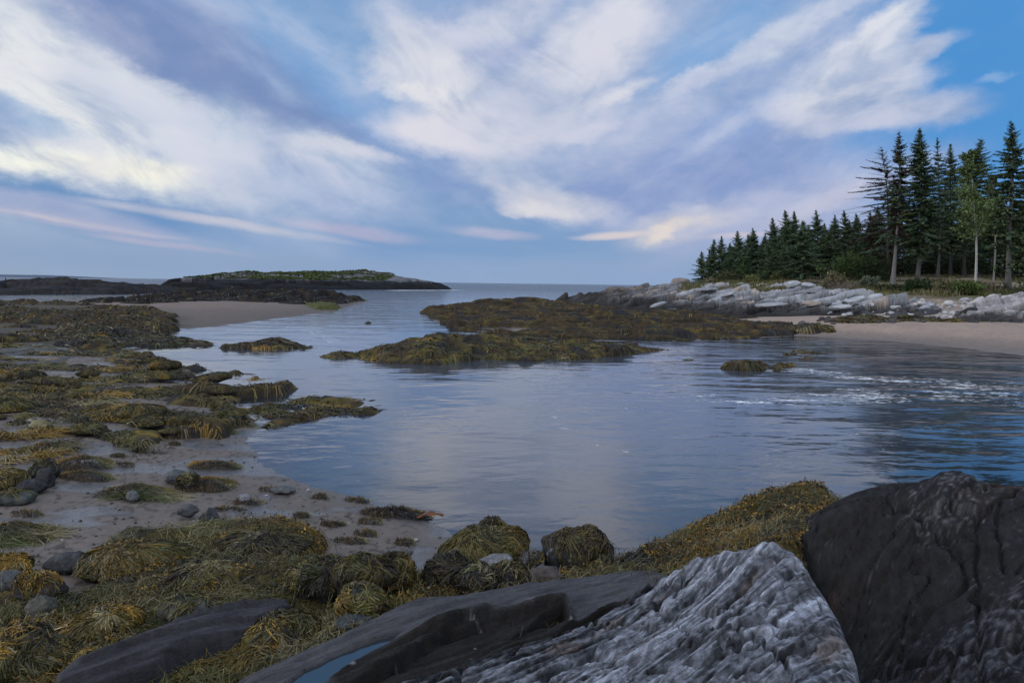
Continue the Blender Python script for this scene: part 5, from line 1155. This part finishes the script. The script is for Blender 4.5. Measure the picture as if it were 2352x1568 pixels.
m_bark = mat_rock('bark', .6, .03, 9, .9, .1, 0, (3, 3, .6), .4)
m_needle = mat_strand('needles', .65, .2)
NEED = np.array([.064, .112, .072]); NEED2 = np.array([.115, .150, .068]); BRN = np.array([.055, .036, .024])

def spruce(seed, h, wid, base, spacing=.32, nb=6, droop=.25, ragged=.3, brown=0.0, bare=0.0, rad=.014, bark=(.09, .086, .086), spray=.42, lean=0.0, prof=.8, wedge=0.0):
    """trunk (v,f,c) and crown (v,f,c): whorls of drooping branches, each with flat sprays of needles"""
    r = np.random.default_rng(seed)
    tz = np.linspace(0, h, 14); bx = lean * (tz / h) ** 2 * h + .01 * h * np.sin(tz / h * 5 + seed)
    tp = np.stack([bx, .008 * h * np.cos(tz / h * 4 + seed), tz], -1); tr = rad * h * (1 - tz / h) ** .8 + .012; tr[0] *= 1.6; tr[1] *= 1.08
    tv, tf = tube(tp, tr, 8); tn = fbm(tv[:, 2] * 3, tv[:, 0] * 20, 3, seed)
    trunk = [(tv, tf, np.array(bark) * (1 + .5 * tn)[:, None])]
    # dead stubs below the crown
    def at(z): return np.array([np.interp(z, tz, tp[:, 0]), np.interp(z, tz, tp[:, 1]), z])
    for _ in range(int(26 * base)):
        z = r.uniform(.12, max(base, .15) + .1) * h; a = r.uniform(0, 2 * np.pi); L = r.uniform(.3, 1.0) * wid * h * .55
        s = np.linspace(0, 1, 4)[:, None]; q = at(z) + np.array([math.cos(a), math.sin(a), 0]) * L * s + np.array([0, 0, -.25 * L]) * s ** 2
        bv, bf = tube(q, np.linspace(.022, .008, 4), 3); trunk.append((bv, bf, np.tile(np.array(bark) * .8, (len(bv), 1))))
    P0, D0, L0, C0 = [], [], [], []; br = []
    z = base * h
    lobes = r.uniform(0, 2 * np.pi, 3)
    while z < h * .985:
        t = (z - base * h) / (h * (1 - base)); ln = 1.5 * wid * h * (1 - t) ** prof * (1 if t > .12 else .55 + 3.7 * t)
        for k in range(nb + 1):
            if r.uniform() < ragged * .5 * (1 - t): continue
            a = r.uniform(0, 2 * np.pi); L = max(ln * r.uniform(1 - ragged, 1 + .75 * ragged), .10)
            if wedge: L *= 1 + wedge * math.cos(a - math.pi)
            pit = (.55 * t ** 2 + .12 - .30 * (1 - t)) + r.normal(0, .10)
            n = max(3, int(L / (spray * .30))); s = np.linspace(.12, 1, n)
            d = np.array([math.cos(a), math.sin(a), 0]); zc = at(z + r.uniform(-.5, .5) * spacing)
            q = zc + d * (L * s)[:, None] * math.cos(pit); q[:, 2] += L * s * math.sin(pit) - droop * L * s ** 2 + .16 * L * s ** 3.5
            if r.uniform() < bare or True:
                m = min(n, 5); idx = np.linspace(0, n - 1, m).astype(int)
                bv, bf = tube(np.r_[zc[None], q[idx]], np.linspace(.028, .007, m + 1) * (.5 + .05 * h), 3); br.append((bv, bf, np.tile(np.array([.035, .028, .024]), (len(bv), 1))))
            if r.uniform() < bare: 
                continue
            cc = NEED + (NEED2 - NEED) * r.uniform(0, 1); cc = cc * r.uniform(.65, 1.35)
            if r.uniform() < brown: cc = BRN * r.uniform(.7, 1.3)
            for sd in (-1, 1, -1, 1, 0, 2):
                ang = a + sd * r.uniform(.6, 1.0, n) if sd in (-1, 1) else a + r.normal(0, .5, n)
                sl = spray * min(1, .30 + 2.6 * (1 - t)) * (1.05 - .55 * s) * r.uniform(.6, 1.3, n) * (1 if sd < 2 else .7)
                dd = np.stack([np.cos(ang), np.sin(ang), (-.30 if sd < 2 else -1.3) + r.normal(0, .22, n)], -1)
                P0.append(q + r.normal(0, .03, (n, 3))); D0.append(dd / np.linalg.norm(dd, axis=1, keepdims=True)); L0.append(sl); C0.append(np.tile(cc, (n, 1)) * r.uniform(.7, 1.3, (n, 1)))
        z += spacing * r.uniform(.7, 1.3) * (1.15 - .5 * t)
    crown = []
    if P0:
        p = np.concatenate(P0); d = np.concatenate(D0); L = np.concatenate(L0)[:, None]; c = np.concatenate(C0)
        sv = np.cross(d, np.array([0, 0, 1.0]) + r.normal(0, .35, d.shape)); sv /= np.linalg.norm(sv, axis=1, keepdims=True) + 1e-9
        w = L * .20
        v = np.stack([p - d * L * .15, p + d * L * .35 + sv * w, p + d * L, p + d * L * .35 - sv * w], 1).reshape(-1, 3)
        crown.append((v, np.arange(len(v)).reshape(-1, 4), np.repeat(c, 4, 0)))
    crown += br
    return join(trunk), join(crown)

def put_tree(name, label, kind, loc, parts, group=None, rotz=0.0, scale=1.0, cat='tree'):
    root = empty(name, loc, label, cat, group); root.rotation_euler = (0, 0, rotz); root.scale = (scale,) * 3
    (tv, tf, tc), (cv, cf, cc) = parts
    obj('trunk', mesh('trunk', tv, tf, m_bark, tc), root); obj('crown', mesh('crown', cv, cf, kind, cc, smooth=False), root)
    return root
def copy_thing(root, loc, rotz=0.0, scale=(1, 1, 1), label=None, group=None):
    c = root.copy(); link(c); c.location = [float(q) for q in loc]; c.rotation_euler = (0, 0, rotz); c.scale = scale
    if label: c['label'] = label
    if group: c['group'] = group
    for ch in list(root.children):
        d = ch.copy(); link(d, c)
    return c
def stand(px, Y, sink=.05):
    x = X_at(px, Y); z = float(ground_h(np.array([x]), np.array([Y]))[0]); return np.array([x, Y, z - sink])
def height_for(px_top, py_top, loc):
    q = PY(px_top, py_top, loc[1]); return float(q[2] - loc[2]), float(q[0] - loc[0])

# --- the tall group; base px, Y, top px/py, and looks
TALL = [
 ('dead_spruce', 'bare brown dead spruce with long drooping branches, first of the tall group', 2031, 84, (2022, 337), dict(wid=.24, base=.22, nb=6, bare=.72, brown=.9, ragged=.35, droop=.30, rad=.009, bark=(.07, .06, .055), wedge=.5, spacing=.42, spray=.34)),
 ('spruce', 'tall spruce with browned lower crown and a long bare grey trunk', 2046, 77.5, (2065, 299), dict(wid=.105, base=.30, brown=.42, bare=.12, ragged=.5, rad=.0125, bark=(.15, .147, .147), spray=.42, spacing=.36)),
 ('spruce', 'tall dark spruce with dense blunt topped crown, standing right of the browned one', 2099, 77, (2113, 292), dict(wid=.135, base=.20, ragged=.45, rad=.013, bark=(.10, .10, .10), nb=7, spacing=.30, spray=.46)),
 ('spruce', 'thin see through spruce squeezed between two darker tall ones', 2141, 84, (2155, 314), dict(wid=.10, base=.22, bare=.35, ragged=.55, rad=.009, spacing=.42, nb=5)),
 ('spruce', 'narrow pointed spruce just left of the pale aspen', 2168, 88, (2183, 328), dict(wid=.125, base=.22, ragged=.5, rad=.010, spacing=.36)),
 ('spruce', 'dark spruce with a leaning trunk rising behind the pale aspen', 2200, 86, (2229, 313), dict(wid=.16, base=.30, ragged=.5, rad=.012, lean=.06, bark=(.06, .055, .055), spacing=.34, nb=7)),
 ('spruce', 'tallest spruce with open layered boughs, near the end picnic table', 2306, 71.5, (2321, 274), dict(wid=.135, base=.26, ragged=.55, rad=.0145, bark=(.12, .117, .114), spacing=.42, nb=6, spray=.5)),
 ('spruce', 'dense dark spruce behind the tallest one, crown cut by the frame', 2345, 82, (2356, 385), dict(wid=.22, base=.12, ragged=.4, rad=.012, nb=7, spray=.5)),
 ('spruce', 'big dark spruce filling the gap between the aspen and the tallest spruce', 2262, 90, (2272, 400), dict(wid=.17, base=.22, ragged=.5, rad=.012, bark=(.10, .095, .095))),
 ('spruce', 'short dark spruce behind the two picnic table trees', 2118, 96, (2124, 430), dict(wid=.2, base=.10, ragged=.4, rad=.011)),
 ('spruce', 'shadowy spruce crowded behind the browned trunk', 2062, 92, (2068, 420), dict(wid=.2, base=.06, ragged=.35, rad=.011, brown=.15)),
 ('spruce', 'bushy brownish spruce under the dead one', 1992, 88, (1998, 486), dict(wid=.26, base=.04, ragged=.35, rad=.012, brown=.3)),
 ('spruce', 'dark spruce with thick trunk seen between aspen and tallest spruce, farther back', 2290, 84, (2300, 455), dict(wid=.2, base=.28, ragged=.5, rad=.017, bark=(.13, .125, .12))),
 ('spruce', 'low boughed spruce in the shade behind the aspen', 2232, 98, (2238, 440), dict(wid=.2, base=.16, ragged=.4, rad=.012)),
]
for i, (nm, lab, px, Y, top, kw) in enumerate(TALL):
    loc = stand(px, Y); h, dx = height_for(*top, loc)
    if 'lean' not in kw: kw['lean'] = dx / h
    put_tree(nm, lab, m_needle, loc, spruce(400 + i, h, **kw))
# --- young spruces along the point: distinct ones first, then the packed rows behind
EDGE = [
 ('small spruce standing alone at the seaward end of the row', 1604, 112, (1612.5, 576), .24), ('pointed spruce second from the seaward end', 1632, 110, (1641, 548), .22), ('twin pointed spruce close behind the second one', 1652, 112, (1657, 542), .2),
 ('spruce with a knobbly tip standing behind paler saplings', 1690, 108, (1692, 529), .24), ('spruce with a two stage tip left of the middle of the row', 1728, 106, (1728, 523), .24), ('broad spruce with a slim dark tip beside the tallest of the row', 1772, 102, (1774, 499), .22),
 ('tallest pointed spruce of the row', 1802, 99, (1804, 481), .22), ('slim spruce just right of the tallest in the row', 1822, 100, (1824, 483), .16), ('full skirted spruce in front of the row, boughs down to the grass', 1833, 90.5, (1846, 507), .27),
 ('spruce whose tip bends over to one side', 1872, 97, (1862, 482), .22), ('spruce right of the bent tipped one', 1908, 97, (1917, 494), .22), ('sharp dark spruce shortly before the dead tree', 1936, 95, (1938, 482), .2), ('spruce peeping out just left of the dead tree', 1964, 94, (1958, 488), .2)]
protos = []
for i, (lab, px, Y, top, wd) in enumerate(EDGE):
    loc = stand(px, Y); h, dx = height_for(*top, loc)
    pr = spruce(440 + i, h, wid=wd, base=.03, spacing=.26, nb=7, ragged=.6, droop=.22, rad=.012, spray=.40, lean=(dx / h if abs(dx / h) < .12 else .1 * np.sign(dx)), prof=.9)
    protos.append((put_tree('spruce', lab, m_needle, loc, pr), h))
r = np.random.default_rng(77)
ROW = [(1668, 116, 556), (1708, 112, 545), (1748, 110, 535), (1788, 108, 520), (1812, 106, 512), (1855, 104, 515), (1890, 102, 510), (1925, 101, 506), (1950, 100, 500), (1980, 99, 500), (1625, 116, 575), (1676, 106, 566), (1712, 103, 560), (1758, 99, 545), (1785, 96, 540), (1880, 92, 530), (1905, 91, 540), (1948, 90, 535), (1735, 118, 545),
       (2010, 96, 470), (2085, 104, 470), (2150, 104, 480), (2190, 108, 470), (2330, 100, 470), (2215, 112, 500), (2270, 110, 500), (2160, 112, 500), (2030, 106, 480), (1660, 108, 585), (1695, 104, 575), (1742, 100, 560), (1765, 94, 570), (1795, 93, 560), (1868, 93, 560), (1895, 96, 520), (1920, 92, 555), (1970, 92, 540), (1990, 95, 510), (1720, 112, 535), (1830, 102, 505), (1768, 114, 530), (2240, 116, 520), (2300, 112, 500), (2345, 112, 520)]
for i, (px, Y, top) in enumerate(ROW):
    src, h0 = protos[i % len(protos)]; loc = stand(px, Y); h, _ = height_for(px, top, loc); s = h / h0
    copy_thing(src, loc, r.uniform(0, 6.28), (s * r.uniform(.95, 1.25), s * r.uniform(.95, 1.25), s), 'dark green spruce packed into the wood behind the front trees of the point', 'spruces packed in the wood on the point')

# --- broadleaf trees
def broadleaf(seed, h, wid, base, n, leaf, cols, bark, rad, lean=0.0, limbs=16, rise=.9):
    r = np.random.default_rng(seed); tz = np.linspace(0, h * .97, 14)
    tp = np.stack([lean * tz + .012 * h * np.sin(tz / h * 6), .01 * h * np.cos(tz / h * 5), tz], -1); tr = rad * h * (1 - tz / h) ** .75 + .012; tr[0] *= 1.35
    tv, tf = tube(tp, tr, 8); trunk = [(tv, tf, np.array(bark) * (1 + .35 * fbm(tv[:, 2] * 2.5, tv[:, 0] * 8, 3, seed))[:, None])]
    P_, C_ = [], []
    for i in range(limbs):
        t = r.uniform(0, 1); z = (base + (1 - base) * t * .93) * h; a = r.uniform(0, 2 * np.pi); L = wid * h * ((1 - t) ** .7 * .95 + .12) * r.uniform(.6, 1.25)
        o = np.array([np.interp(z, tz, tp[:, 0]), np.interp(z, tz, tp[:, 1]), z]); s = np.linspace(0, 1, 6)[:, None]
        q = o + np.array([math.cos(a), math.sin(a), rise * r.uniform(.4, 1.2)]) * L * s + np.array([0, 0, -.25 * L]) * s ** 2 + r.normal(0, .04 * L, (6, 3)) * s
        bv, bf = tube(q, np.linspace(.35, .06, 6) * tr[0] * .5, 4); trunk.append((bv, bf, np.tile(np.array(bark) * .8, (len(bv), 1))))
        m = int(n / limbs * r.uniform(.5, 1.5)); u = r.uniform(.25, 1.05, m); qi = np.stack([np.interp(u, s[:, 0], q[:, k]) for k in range(3)], -1)
        cl = r.normal(0, 1, (max(2, m // 40), 3)) * L * .22; qi = qi + cl[r.integers(0, len(cl), m)] + r.normal(0, L * .10 + .08, (m, 3))
        P_.append(qi); C_.append(np.array(cols) * r.uniform(.7, 1.35) * r.uniform(.75, 1.3, (m, 1)))
    lv, lf, lc = leaf_cards(np.concatenate(P_), leaf, np.concatenate(C_), seed, .8)
    return join(trunk), (lv, lf, lc)
loc = stand(2233, 71.5); h, dx = height_for(2232, 338, loc)
put_tree('aspen', 'slender aspen with light green leaves and a straight pale trunk', m_leaf, loc, broadleaf(501, h, .155, .36, 5000, .15, (.085, .120, .046), (.36, .35, .34), .0085, dx / h, 34, 1.0))
loc = stand(2272, 79); h, dx = height_for(2284, 400, loc)
put_tree('aspen', 'thin sparse broadleaf tree with grey green leaves behind the aspen', m_leaf, loc, broadleaf(502, h, .13, .45, 2600, .16, (.055, .078, .036), (.25, .24, .23), .007, dx / h, 22, 1.0))
loc = stand(1876, 86); h, dx = height_for(1874, 606, loc)
put_tree('sapling', 'small round headed sapling in front of the full skirted spruce', m_leaf, loc, broadleaf(503, h, .30, .35, 900, .13, (.06, .088, .035), (.2, .19, .18), .012, 0, 10, .6))
loc = stand(1700, 101); h, dx = height_for(1698, 588, loc)
put_tree('sapling', 'pale green saplings head growing before the seaward spruces', m_leaf, loc, broadleaf(504, h, .22, .15, 900, .15, (.05, .078, .032), (.2, .19, .18), .01, 0, 12, .9))
loc = stand(2395, 66); h, dx = height_for(2390, 500, loc)
put_tree('pine', 'broad pine with lighter green drooping boughs entering at the frame edge', m_needle, loc, broadleaf(505, h, .50, .25, 5200, .17, (.040, .062, .026), (.15, .14, .14), .02, 0, 26, .25))

# --- shrubs
def shrub_mesh(seed, rx, ry, rz, n, leaf, cols, var=.35):
    r = np.random.default_rng(seed); d = r.normal(0, 1, (n, 3)); d[:, 2] = np.abs(d[:, 2]); d /= np.linalg.norm(d, axis=1, keepdims=True)
    rad = r.uniform(.35, 1, n) ** .5 * (1 + .35 * pn3(d, 2.2, seed) + .2 * pn3(d, 5, seed + 3)); p = d * rad[:, None] * np.array([rx, ry, rz])
    c = np.array(cols) * r.uniform(1 - var, 1 + var, (n, 1)) * (1 + .35 * pn3(d, 3, seed + 5))[:, None]
    st = []
    for _ in range(9):
        a = r.uniform(0, 6.28); q = np.linspace(0, 1, 5)[:, None] * np.array([rx * .7 * math.cos(a), ry * .7 * math.sin(a), rz * .85]); q += r.normal(0, .03, q.shape); st.append(tube(q, np.linspace(.03, .008, 5), 4))
    return leaf_cards(p, leaf, c, seed, .8), join(st)
m_stem, nt = new_mat('stem'); finish(nt, (.06, .048, .036), .9, .1)
def shrub(label, px, Y, w, hgt, n, cols, seed, leaf=.12, name='shrub', dz=0.0):
    loc = stand(px, Y); rx = w * Y / FL / 2; rz = hgt * Y / FL
    (lv, lf, lc), (sv, sf, _) = shrub_mesh(seed, rx, rx * .8, rz, n, leaf, cols)
    root = empty(name, loc, label, 'shrub'); obj('foliage', mesh('foliage', lv, lf, m_leaf, lc, smooth=False), root); obj('stem', mesh('stem', sv, sf, m_stem), root)
GRN = (.050, .078, .026); DGR = (.030, .048, .020); YEL = (.115, .112, .042); TAN = (.17, .14, .095)
for a in [('large rounded green bush below the dead spruce', 1948, 84, 86, 62, 4200, GRN, 601), ('dark bush spreading at the foot of the browned spruce', 1998, 82, 80, 56, 2600, DGR, 602), ('low grey green bush right of the full skirted spruce', 1905, 86, 60, 34, 1500, (.05, .068, .036), 603),
          ('deep green juniper clump on the bank below the table trees', 2098, 71, 64, 28, 2200, DGR, 604), ('bright green grassy bush at the aspen foot', 2210, 67, 72, 30, 2600, (.068, .098, .028), 605), ('straw coloured bush beside the bright green one', 2168, 68.5, 60, 32, 1500, (.12, .115, .06), 606),
          ('silvery low bush on the bank', 1985, 76.5, 50, 24, 1300, (.09, .11, .075), 607), ('dark thicket behind the picnic table', 2150, 92, 120, 40, 2600, DGR, 608), ('dark thicket behind the aspen trunk', 2215, 90, 120, 46, 2600, (.034, .052, .02), 609), ('dark thicket under the tallest spruce', 2325, 84, 110, 44, 2600, DGR, 610),
          ('green bush in the shade under the dead tree', 2050, 90, 90, 40, 2000, DGR, 611), ('yellow green grassy tussock between rock and spruces', 1782, 93, 40, 20, 900, (.12, .125, .04), 612), ('yellow green tussock nearer the sea end', 1724, 95, 44, 18, 900, (.11, .12, .045), 613), ('low bush under the seaward spruces', 1668, 102, 70, 26, 1500, (.06, .07, .03), 614),
          ('low green bush under the middle spruces', 1756, 98, 70, 30, 1500, (.05, .066, .028), 615), ('tawny tussock beside the smallest spruce', 1632, 104, 50, 14, 700, TAN, 616), ('pale tan tussock by the grey brush', 1908, 79, 56, 34, 1300, (.13, .12, .065), 617), ('dark low growth shading the bank edge below the juniper', 2040, 73, 90, 15, 1500, (.04, .048, .022), 618),
          ('green shrub filling the wood edge behind the browned trunk', 2078, 96, 110, 44, 2200, (.026, .042, .018), 619)]:
    shrub(*a)
# dead brush
loc = stand(1930, 75); r = np.random.default_rng(9); tw = []
for _ in range(90):
    a = r.uniform(0, 6.28); L = r.uniform(.6, 1.9); s = np.linspace(0, 1, 5)[:, None]
    q = np.array([r.normal(0, .7), r.normal(0, .4), 0]) + np.array([math.cos(a) * .7, math.sin(a) * .5, r.uniform(.5, 1.1)]) * L * s + r.normal(0, .08, (5, 3)) * s; tw.append(tube(q, np.linspace(.02, .006, 5), 3))
v, f, _ = join(tw); m_twig, nt = new_mat('dead_twig'); finish(nt, (.17, .145, .14), .9, .1)
tag(obj('dead_shrub', mesh('dead_shrub', v, f, m_twig), loc=loc), 'grey leafless brush heap at the top of the pale rocks', 'shrub')

# --- grass of the bank
r = np.random.default_rng(10); n = 60000
a = r.uniform(.14, .80, n); d = r.uniform(58, 108, n); gx_, gy_ = d * np.sin(a), d * np.cos(a); gz_ = ground_h(gx_, gy_)
nn = fbm(gx_ * .25, gy_ * .25, 3, 14); k = (gz_ > 2.3 + .5 * fbm(gx_ * .3, gy_ * .3, 3, 21)) & (nn > -.25) & (RH(gx_, gy_) < gz_ + .05)
pathk = np.exp(-((gz_ - 3.9) / 1.2) ** 2) * sstep(.02, .35, fbm(gx_ * .12 + 4, gy_ * .2, 3, 77)); k &= pathk < .35
gx_, gy_, gz_, nn = gx_[k], gy_[k], gz_[k], nn[k]; n = len(gx_)
hh_ = r.uniform(.15, .55, n) * (1 + nn) * np.where(gz_ > 3.6, .55, 1); th = r.uniform(0, 6.28, n); w_ = .05 + .03 * r.uniform(0, 1, n)
tip = np.stack([gx_ + r.normal(0, .15, n), gy_ + r.normal(0, .15, n), gz_ + hh_], -1); bl = np.stack([gx_ - np.cos(th) * w_, gy_ - np.sin(th) * w_, gz_ - .05], -1); brr = np.stack([gx_ + np.cos(th) * w_, gy_ + np.sin(th) * w_, gz_ - .05], -1)
pal_ = np.array([[.075, .085, .030], [.12, .11, .05], [.15, .125, .075], [.045, .06, .022]]); ci = np.clip((nn * 3 + r.normal(0, .8, n) + 1.2).astype(int), 0, 3)
gv = np.stack([bl, brr, tip], 1).reshape(-1, 3)
tag(obj('grass', mesh('grass', gv, np.arange(n * 3).reshape(-1, 3), m_leaf, np.repeat(pal_[ci] * r.uniform(.7, 1.3, (n, 1)), 3, 0), smooth=False)), 'rough green and straw grass on the bank under the spruces', 'grass', kind='stuff')

# ------------------------------------------------------------------ loose stones of the upper beach and capstones on the pale rock
m_stone = mat_rock('beach_stone', .6, .03, 5, .8, .3, 0, (1, 1, 1), .4)
def stone_proto(seed, size, base):
    v = ICO3[0] * boulder_r(ICO3[0], size, seed, .85, .08)[:, None]; n = fbm(v[:, 0] * 3, v[:, 1] * 3 + v[:, 2] * 6, 3, seed)
    return mesh('pebble_stone', v, ICO3[1], m_stone, np.array(base) * (1 + .4 * n)[:, None])
SP = [stone_proto(700 + i, (1, .75, .42 + .05 * (i % 3)), b) for i, b in enumerate([(.40, .40, .41), (.34, .35, .38), (.42, .39, .36), (.30, .31, .33), (.38, .40, .40), (.045, .045, .047), (.06, .058, .056)])]
r = np.random.default_rng(31); cnt = -40
GW, GD = 'whitish stones strewn along the head of the beach', 'dark stones at the foot of the pale rocks'
while cnt < 230:
    px = r.uniform(1900, 2300); Y = r.uniform(46.5, 64)
    if cnt < 0: px = r.uniform(1820, 2160); Y = r.uniform(43.8, 47.5)
    x = X_at(px, Y); z = float(ground_h(np.array([x]), np.array([Y]))[0])
    py = float(px_of(np.array([x]), np.array([Y]), z)[1][0]); mid = 712 - 14 * abs((px - 2120) / 120) ** 1.2 * .2
    if cnt >= 0 and abs(py - mid) > 26 * r.uniform(.1, 1): continue
    hr = float(RH(np.array([x]), np.array([Y]))[0]); z = max(z, hr)
    dark = cnt < 0 or (py > 716 and r.uniform() < .6 and px < 2120); s = r.uniform(.12, .42) * (1.2 if r.uniform() < .12 else .75)
    o = obj('dark_stone' if dark else 'pale_stone', SP[r.integers(5, 7) if dark else r.integers(0, 5)], loc=(x, Y, z + s * .12)); o.scale = (s, s * r.uniform(.7, 1.2), s * r.uniform(.7, 1.3)); o.rotation_euler = (r.normal(0, .25), r.normal(0, .3), r.uniform(0, 6.28))
    tag(o, 'blackish stone lying at the foot of the pale rock band' if dark else 'whitish weathered stone in the pebble band below the grass', 'stone', GD if dark else GW); cnt += 1
def capstone(label, px, py, Y, w, hgt, seed, base=(.33, .35, .37), tilt=-.15, name='boulder', d=None):
    c0 = PY(px, py, Y); sx = w * Y / FL / 2; sz = hgt * Y / FL / 2
    v = ICO4[0] * boulder_r(ICO4[0], (sx, (d or sx * .7), sz), seed, .8, .07)[:, None]; v = v @ np.array(Matrix.Rotation(tilt, 3, 'Y')).T; n = fbm(v[:, 0] * 1.5, v[:, 2] * 5 + v[:, 1], 4, seed)
    tag(obj(name, mesh(name, v, ICO4[1], m_pale, np.array(base) * (1 + .45 * n)[:, None]), loc=c0), label, 'boulder')
PX_ = 'tilted slabs broken out of the pale rock band'; PD_ = 'dark wet slabs at the foot of the pale rock band'
r = np.random.default_rng(52)
for i in range(120):
    px = r.uniform(1480, 2130); dark = i % 5 < 3; Y = r.uniform(46, 55) if dark else r.uniform(52, 92); x = X_at(px, Y); xa, ya = np.array([x]), np.array([Y]); z = float(RH(xa, ya)[0]); g_ = float(ground_h(xa, ya)[0])
    if z < g_ - .1 or (z > 3.6): continue
    w = r.uniform(.35, .9) if dark else r.uniform(.45, 1.5) * (1.25 if Y > 70 else 1); v = ICO4[0] * boulder_r(ICO4[0], (w, w * r.uniform(.4, .7), w * r.uniform(.09, .18)), 900 + i, .9, .05)[:, None]
    v = v @ np.array(Matrix.Rotation(r.uniform(-.4, -.05), 3, 'Y') @ Matrix.Rotation(r.normal(0, .3), 3, 'Z')).T; n_ = fbm(v[:, 0] * 1.5, v[:, 2] * 5 + v[:, 1], 4, i)
    b_ = np.array((.015, .015, .016) if dark else (.22, .23, .25)) * r.uniform(.7, 1.25)
    tag(obj('tilted_rock', mesh('tilted_rock', v, ICO4[1], m_pale, b_ * (1 + .45 * n_)[:, None], smooth=True), loc=(x, Y, z + .05)), 'dark wet slab in the black tide band below the pale rocks' if dark else 'tilted weathered slab standing out of the pale rock band', 'rock', PD_ if dark else PX_)
capstone('pale blue grey flat topped block crowning the pale rocks', 1821, 652, 79, 36, 16, 801)
capstone('flat pale slab lying right of the crowning block', 1856, 655, 78, 40, 12, 802, tilt=.12)
capstone('tan rounded boulder on the skyline at the seaward end of the trees', 1561, 649, 104, 52, 22, 803, (.20, .175, .155), 0)
capstone('brown step of rock standing up at the tip of the point', 1418, 666, 97, 62, 16, 804, (.11, .09, .072), 0)
capstone('tilted pale slab in the middle of the pale band', 1965, 690, 59, 58, 16, 805, tilt=-.3)
capstone('low pale slab with a dark underside below the tilted one', 1925, 706, 53, 70, 12, 806, tilt=-.1)
capstone('squarish pale block above the pebbles', 2010, 682, 62, 34, 16, 807, tilt=-.25)
capstone('rusty sided block under the crowning block', 1862, 697, 56, 48, 16, 808, (.29, .25, .22), -.05)
capstone('long pale slab stretched across the dark band', 1770, 700, 56, 80, 11, 809, (.26, .27, .29), -.08)
capstone('dark sharp rock pointing seaward on the upper beach', 2225, 715, 47.5, 46, 16, 810, (.02, .019, .018), -.35)
capstone('rounded white boulder by itself above the sand', 2178, 697, 56, 22, 14, 811, (.42, .41, .40), 0)

# ------------------------------------------------------------------ picnic tables
m_wood, nt = new_mat('weathered_wood'); pos = position(nt); n_ = nt.noise(nt.mapping(pos, scale=(2, 14, 14)), 3, 5); finish(nt, nt.ramp(n_, [(.3, (.06, .048, .036)), (.7, (.12, .10, .08))]), .8, .2)
def box(cx, cy, cz, sx, sy, sz, rx=0.0):
    v = np.array([[a, b, c] for a in (-.5, .5) for b in (-.5, .5) for c in (-.5, .5)]) * (sx, sy, sz); ca, sa = math.cos(rx), math.sin(rx)
    v = np.stack([v[:, 0], v[:, 1] * ca - v[:, 2] * sa, v[:, 1] * sa + v[:, 2] * ca], -1) + (cx, cy, cz)
    return v, np.array([[0, 1, 3, 2], [4, 6, 7, 5], [0, 4, 5, 1], [2, 3, 7, 6], [0, 2, 6, 4], [1, 5, 7, 3]])
def picnic(label, px, Y, rot, s=1.0):
    root = empty('picnic_table', stand(px, Y, .02), label, 'picnic table', 'picnic tables under the spruces'); root.rotation_euler = (0, 0, rot); root.scale = (s,) * 3
    P_ = lambda nm, bx: obj(nm, mesh(nm, *join(bx)[:2], m_wood, smooth=False), root)
    P_('table_top', [box(0, -.32 + .16 * i, .75, 1.85, .145, .045) for i in range(5)])
    for s_ in (-1, 1):
        P_('bench_seat', [box(0, s_ * .72 + q, .45, 1.85, .13, .045) for q in (-.075, .075)])
        for e in (-.62, .62): P_('leg', [box(e, s_ * .36, .37, .05, .10, .82, s_ * .42)])
    for e in (-.57, .57): P_('crossbeam', [box(e, 0, .405, .045, 1.62, .09)])
picnic('picnic table beside the tallest spruce, in shade', 2279, 71, .15)
picnic('picnic table back under the dark trees right of the bare trunk', 2119, 92, .05, 1.25)
picnic('picnic table nearly hidden in grass by the crowning block', 1862, 84, .1)
picnic('pale topped picnic table sunk in the bushes left of the aspen', 2184, 74, -.05)

# ------------------------------------------------------------------ far away: headland, shore across the bay, channel buoy
def hill(name, label, px0, px1, Y, prof, col):
    n = 60; t = np.linspace(0, 1, n); xs = X_at(px0, Y) + (X_at(px1, Y) - X_at(px0, Y)) * t; hz = np.interp(t, *zip(*prof)) * Y / FL
    hz = hz * (1 + .12 * fbm(t * 12, t * 0 + Y, 4, 5)); v = np.concatenate([np.stack([xs, np.full(n, Y + k), np.maximum(hz * q, -1)], -1) for k, q in ((0, -.05), (Y * .01, .72), (Y * .03, 1), (Y * .08, .5), (Y * .12, -.05))])
    m, nt = new_mat(name + '_hazed_woods'); finish(nt, col, .9, .05)  # bluish woods colour, with the distance haze mixed into it
    tag(obj(name, mesh(name, v, grid_faces(5, n), m)), label, 'hills', kind='structure')
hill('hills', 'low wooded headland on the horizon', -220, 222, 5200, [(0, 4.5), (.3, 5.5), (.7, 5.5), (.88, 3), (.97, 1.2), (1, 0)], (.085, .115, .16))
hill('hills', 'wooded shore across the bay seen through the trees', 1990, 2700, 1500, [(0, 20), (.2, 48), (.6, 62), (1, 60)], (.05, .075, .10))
bl_ = PY(13, 643, 420); bl_[2] = 0
m_buoy, nt = new_mat('buoy_paint'); finish(nt, (.02, .028, .025), .5, .4)
root = empty('channel_buoy', bl_, 'tiny dark channel buoy on the open water below the headland', 'buoy')
bv, bf = tube(np.array([[0, 0, -.3], [0, 0, .5], [0, 0, .55], [0, 0, .9]]), [.75, .75, .3, .28], 12); obj('float', mesh('float', bv, bf, m_buoy), root)
bv, bf = tube(np.array([[0, 0, .9], [0, 0, 1.5], [0, 0, 2.3], [0, 0, 2.4]]), [.28, .3, .3, .05], 10); obj('daymark', mesh('daymark', bv, bf, m_buoy), root)
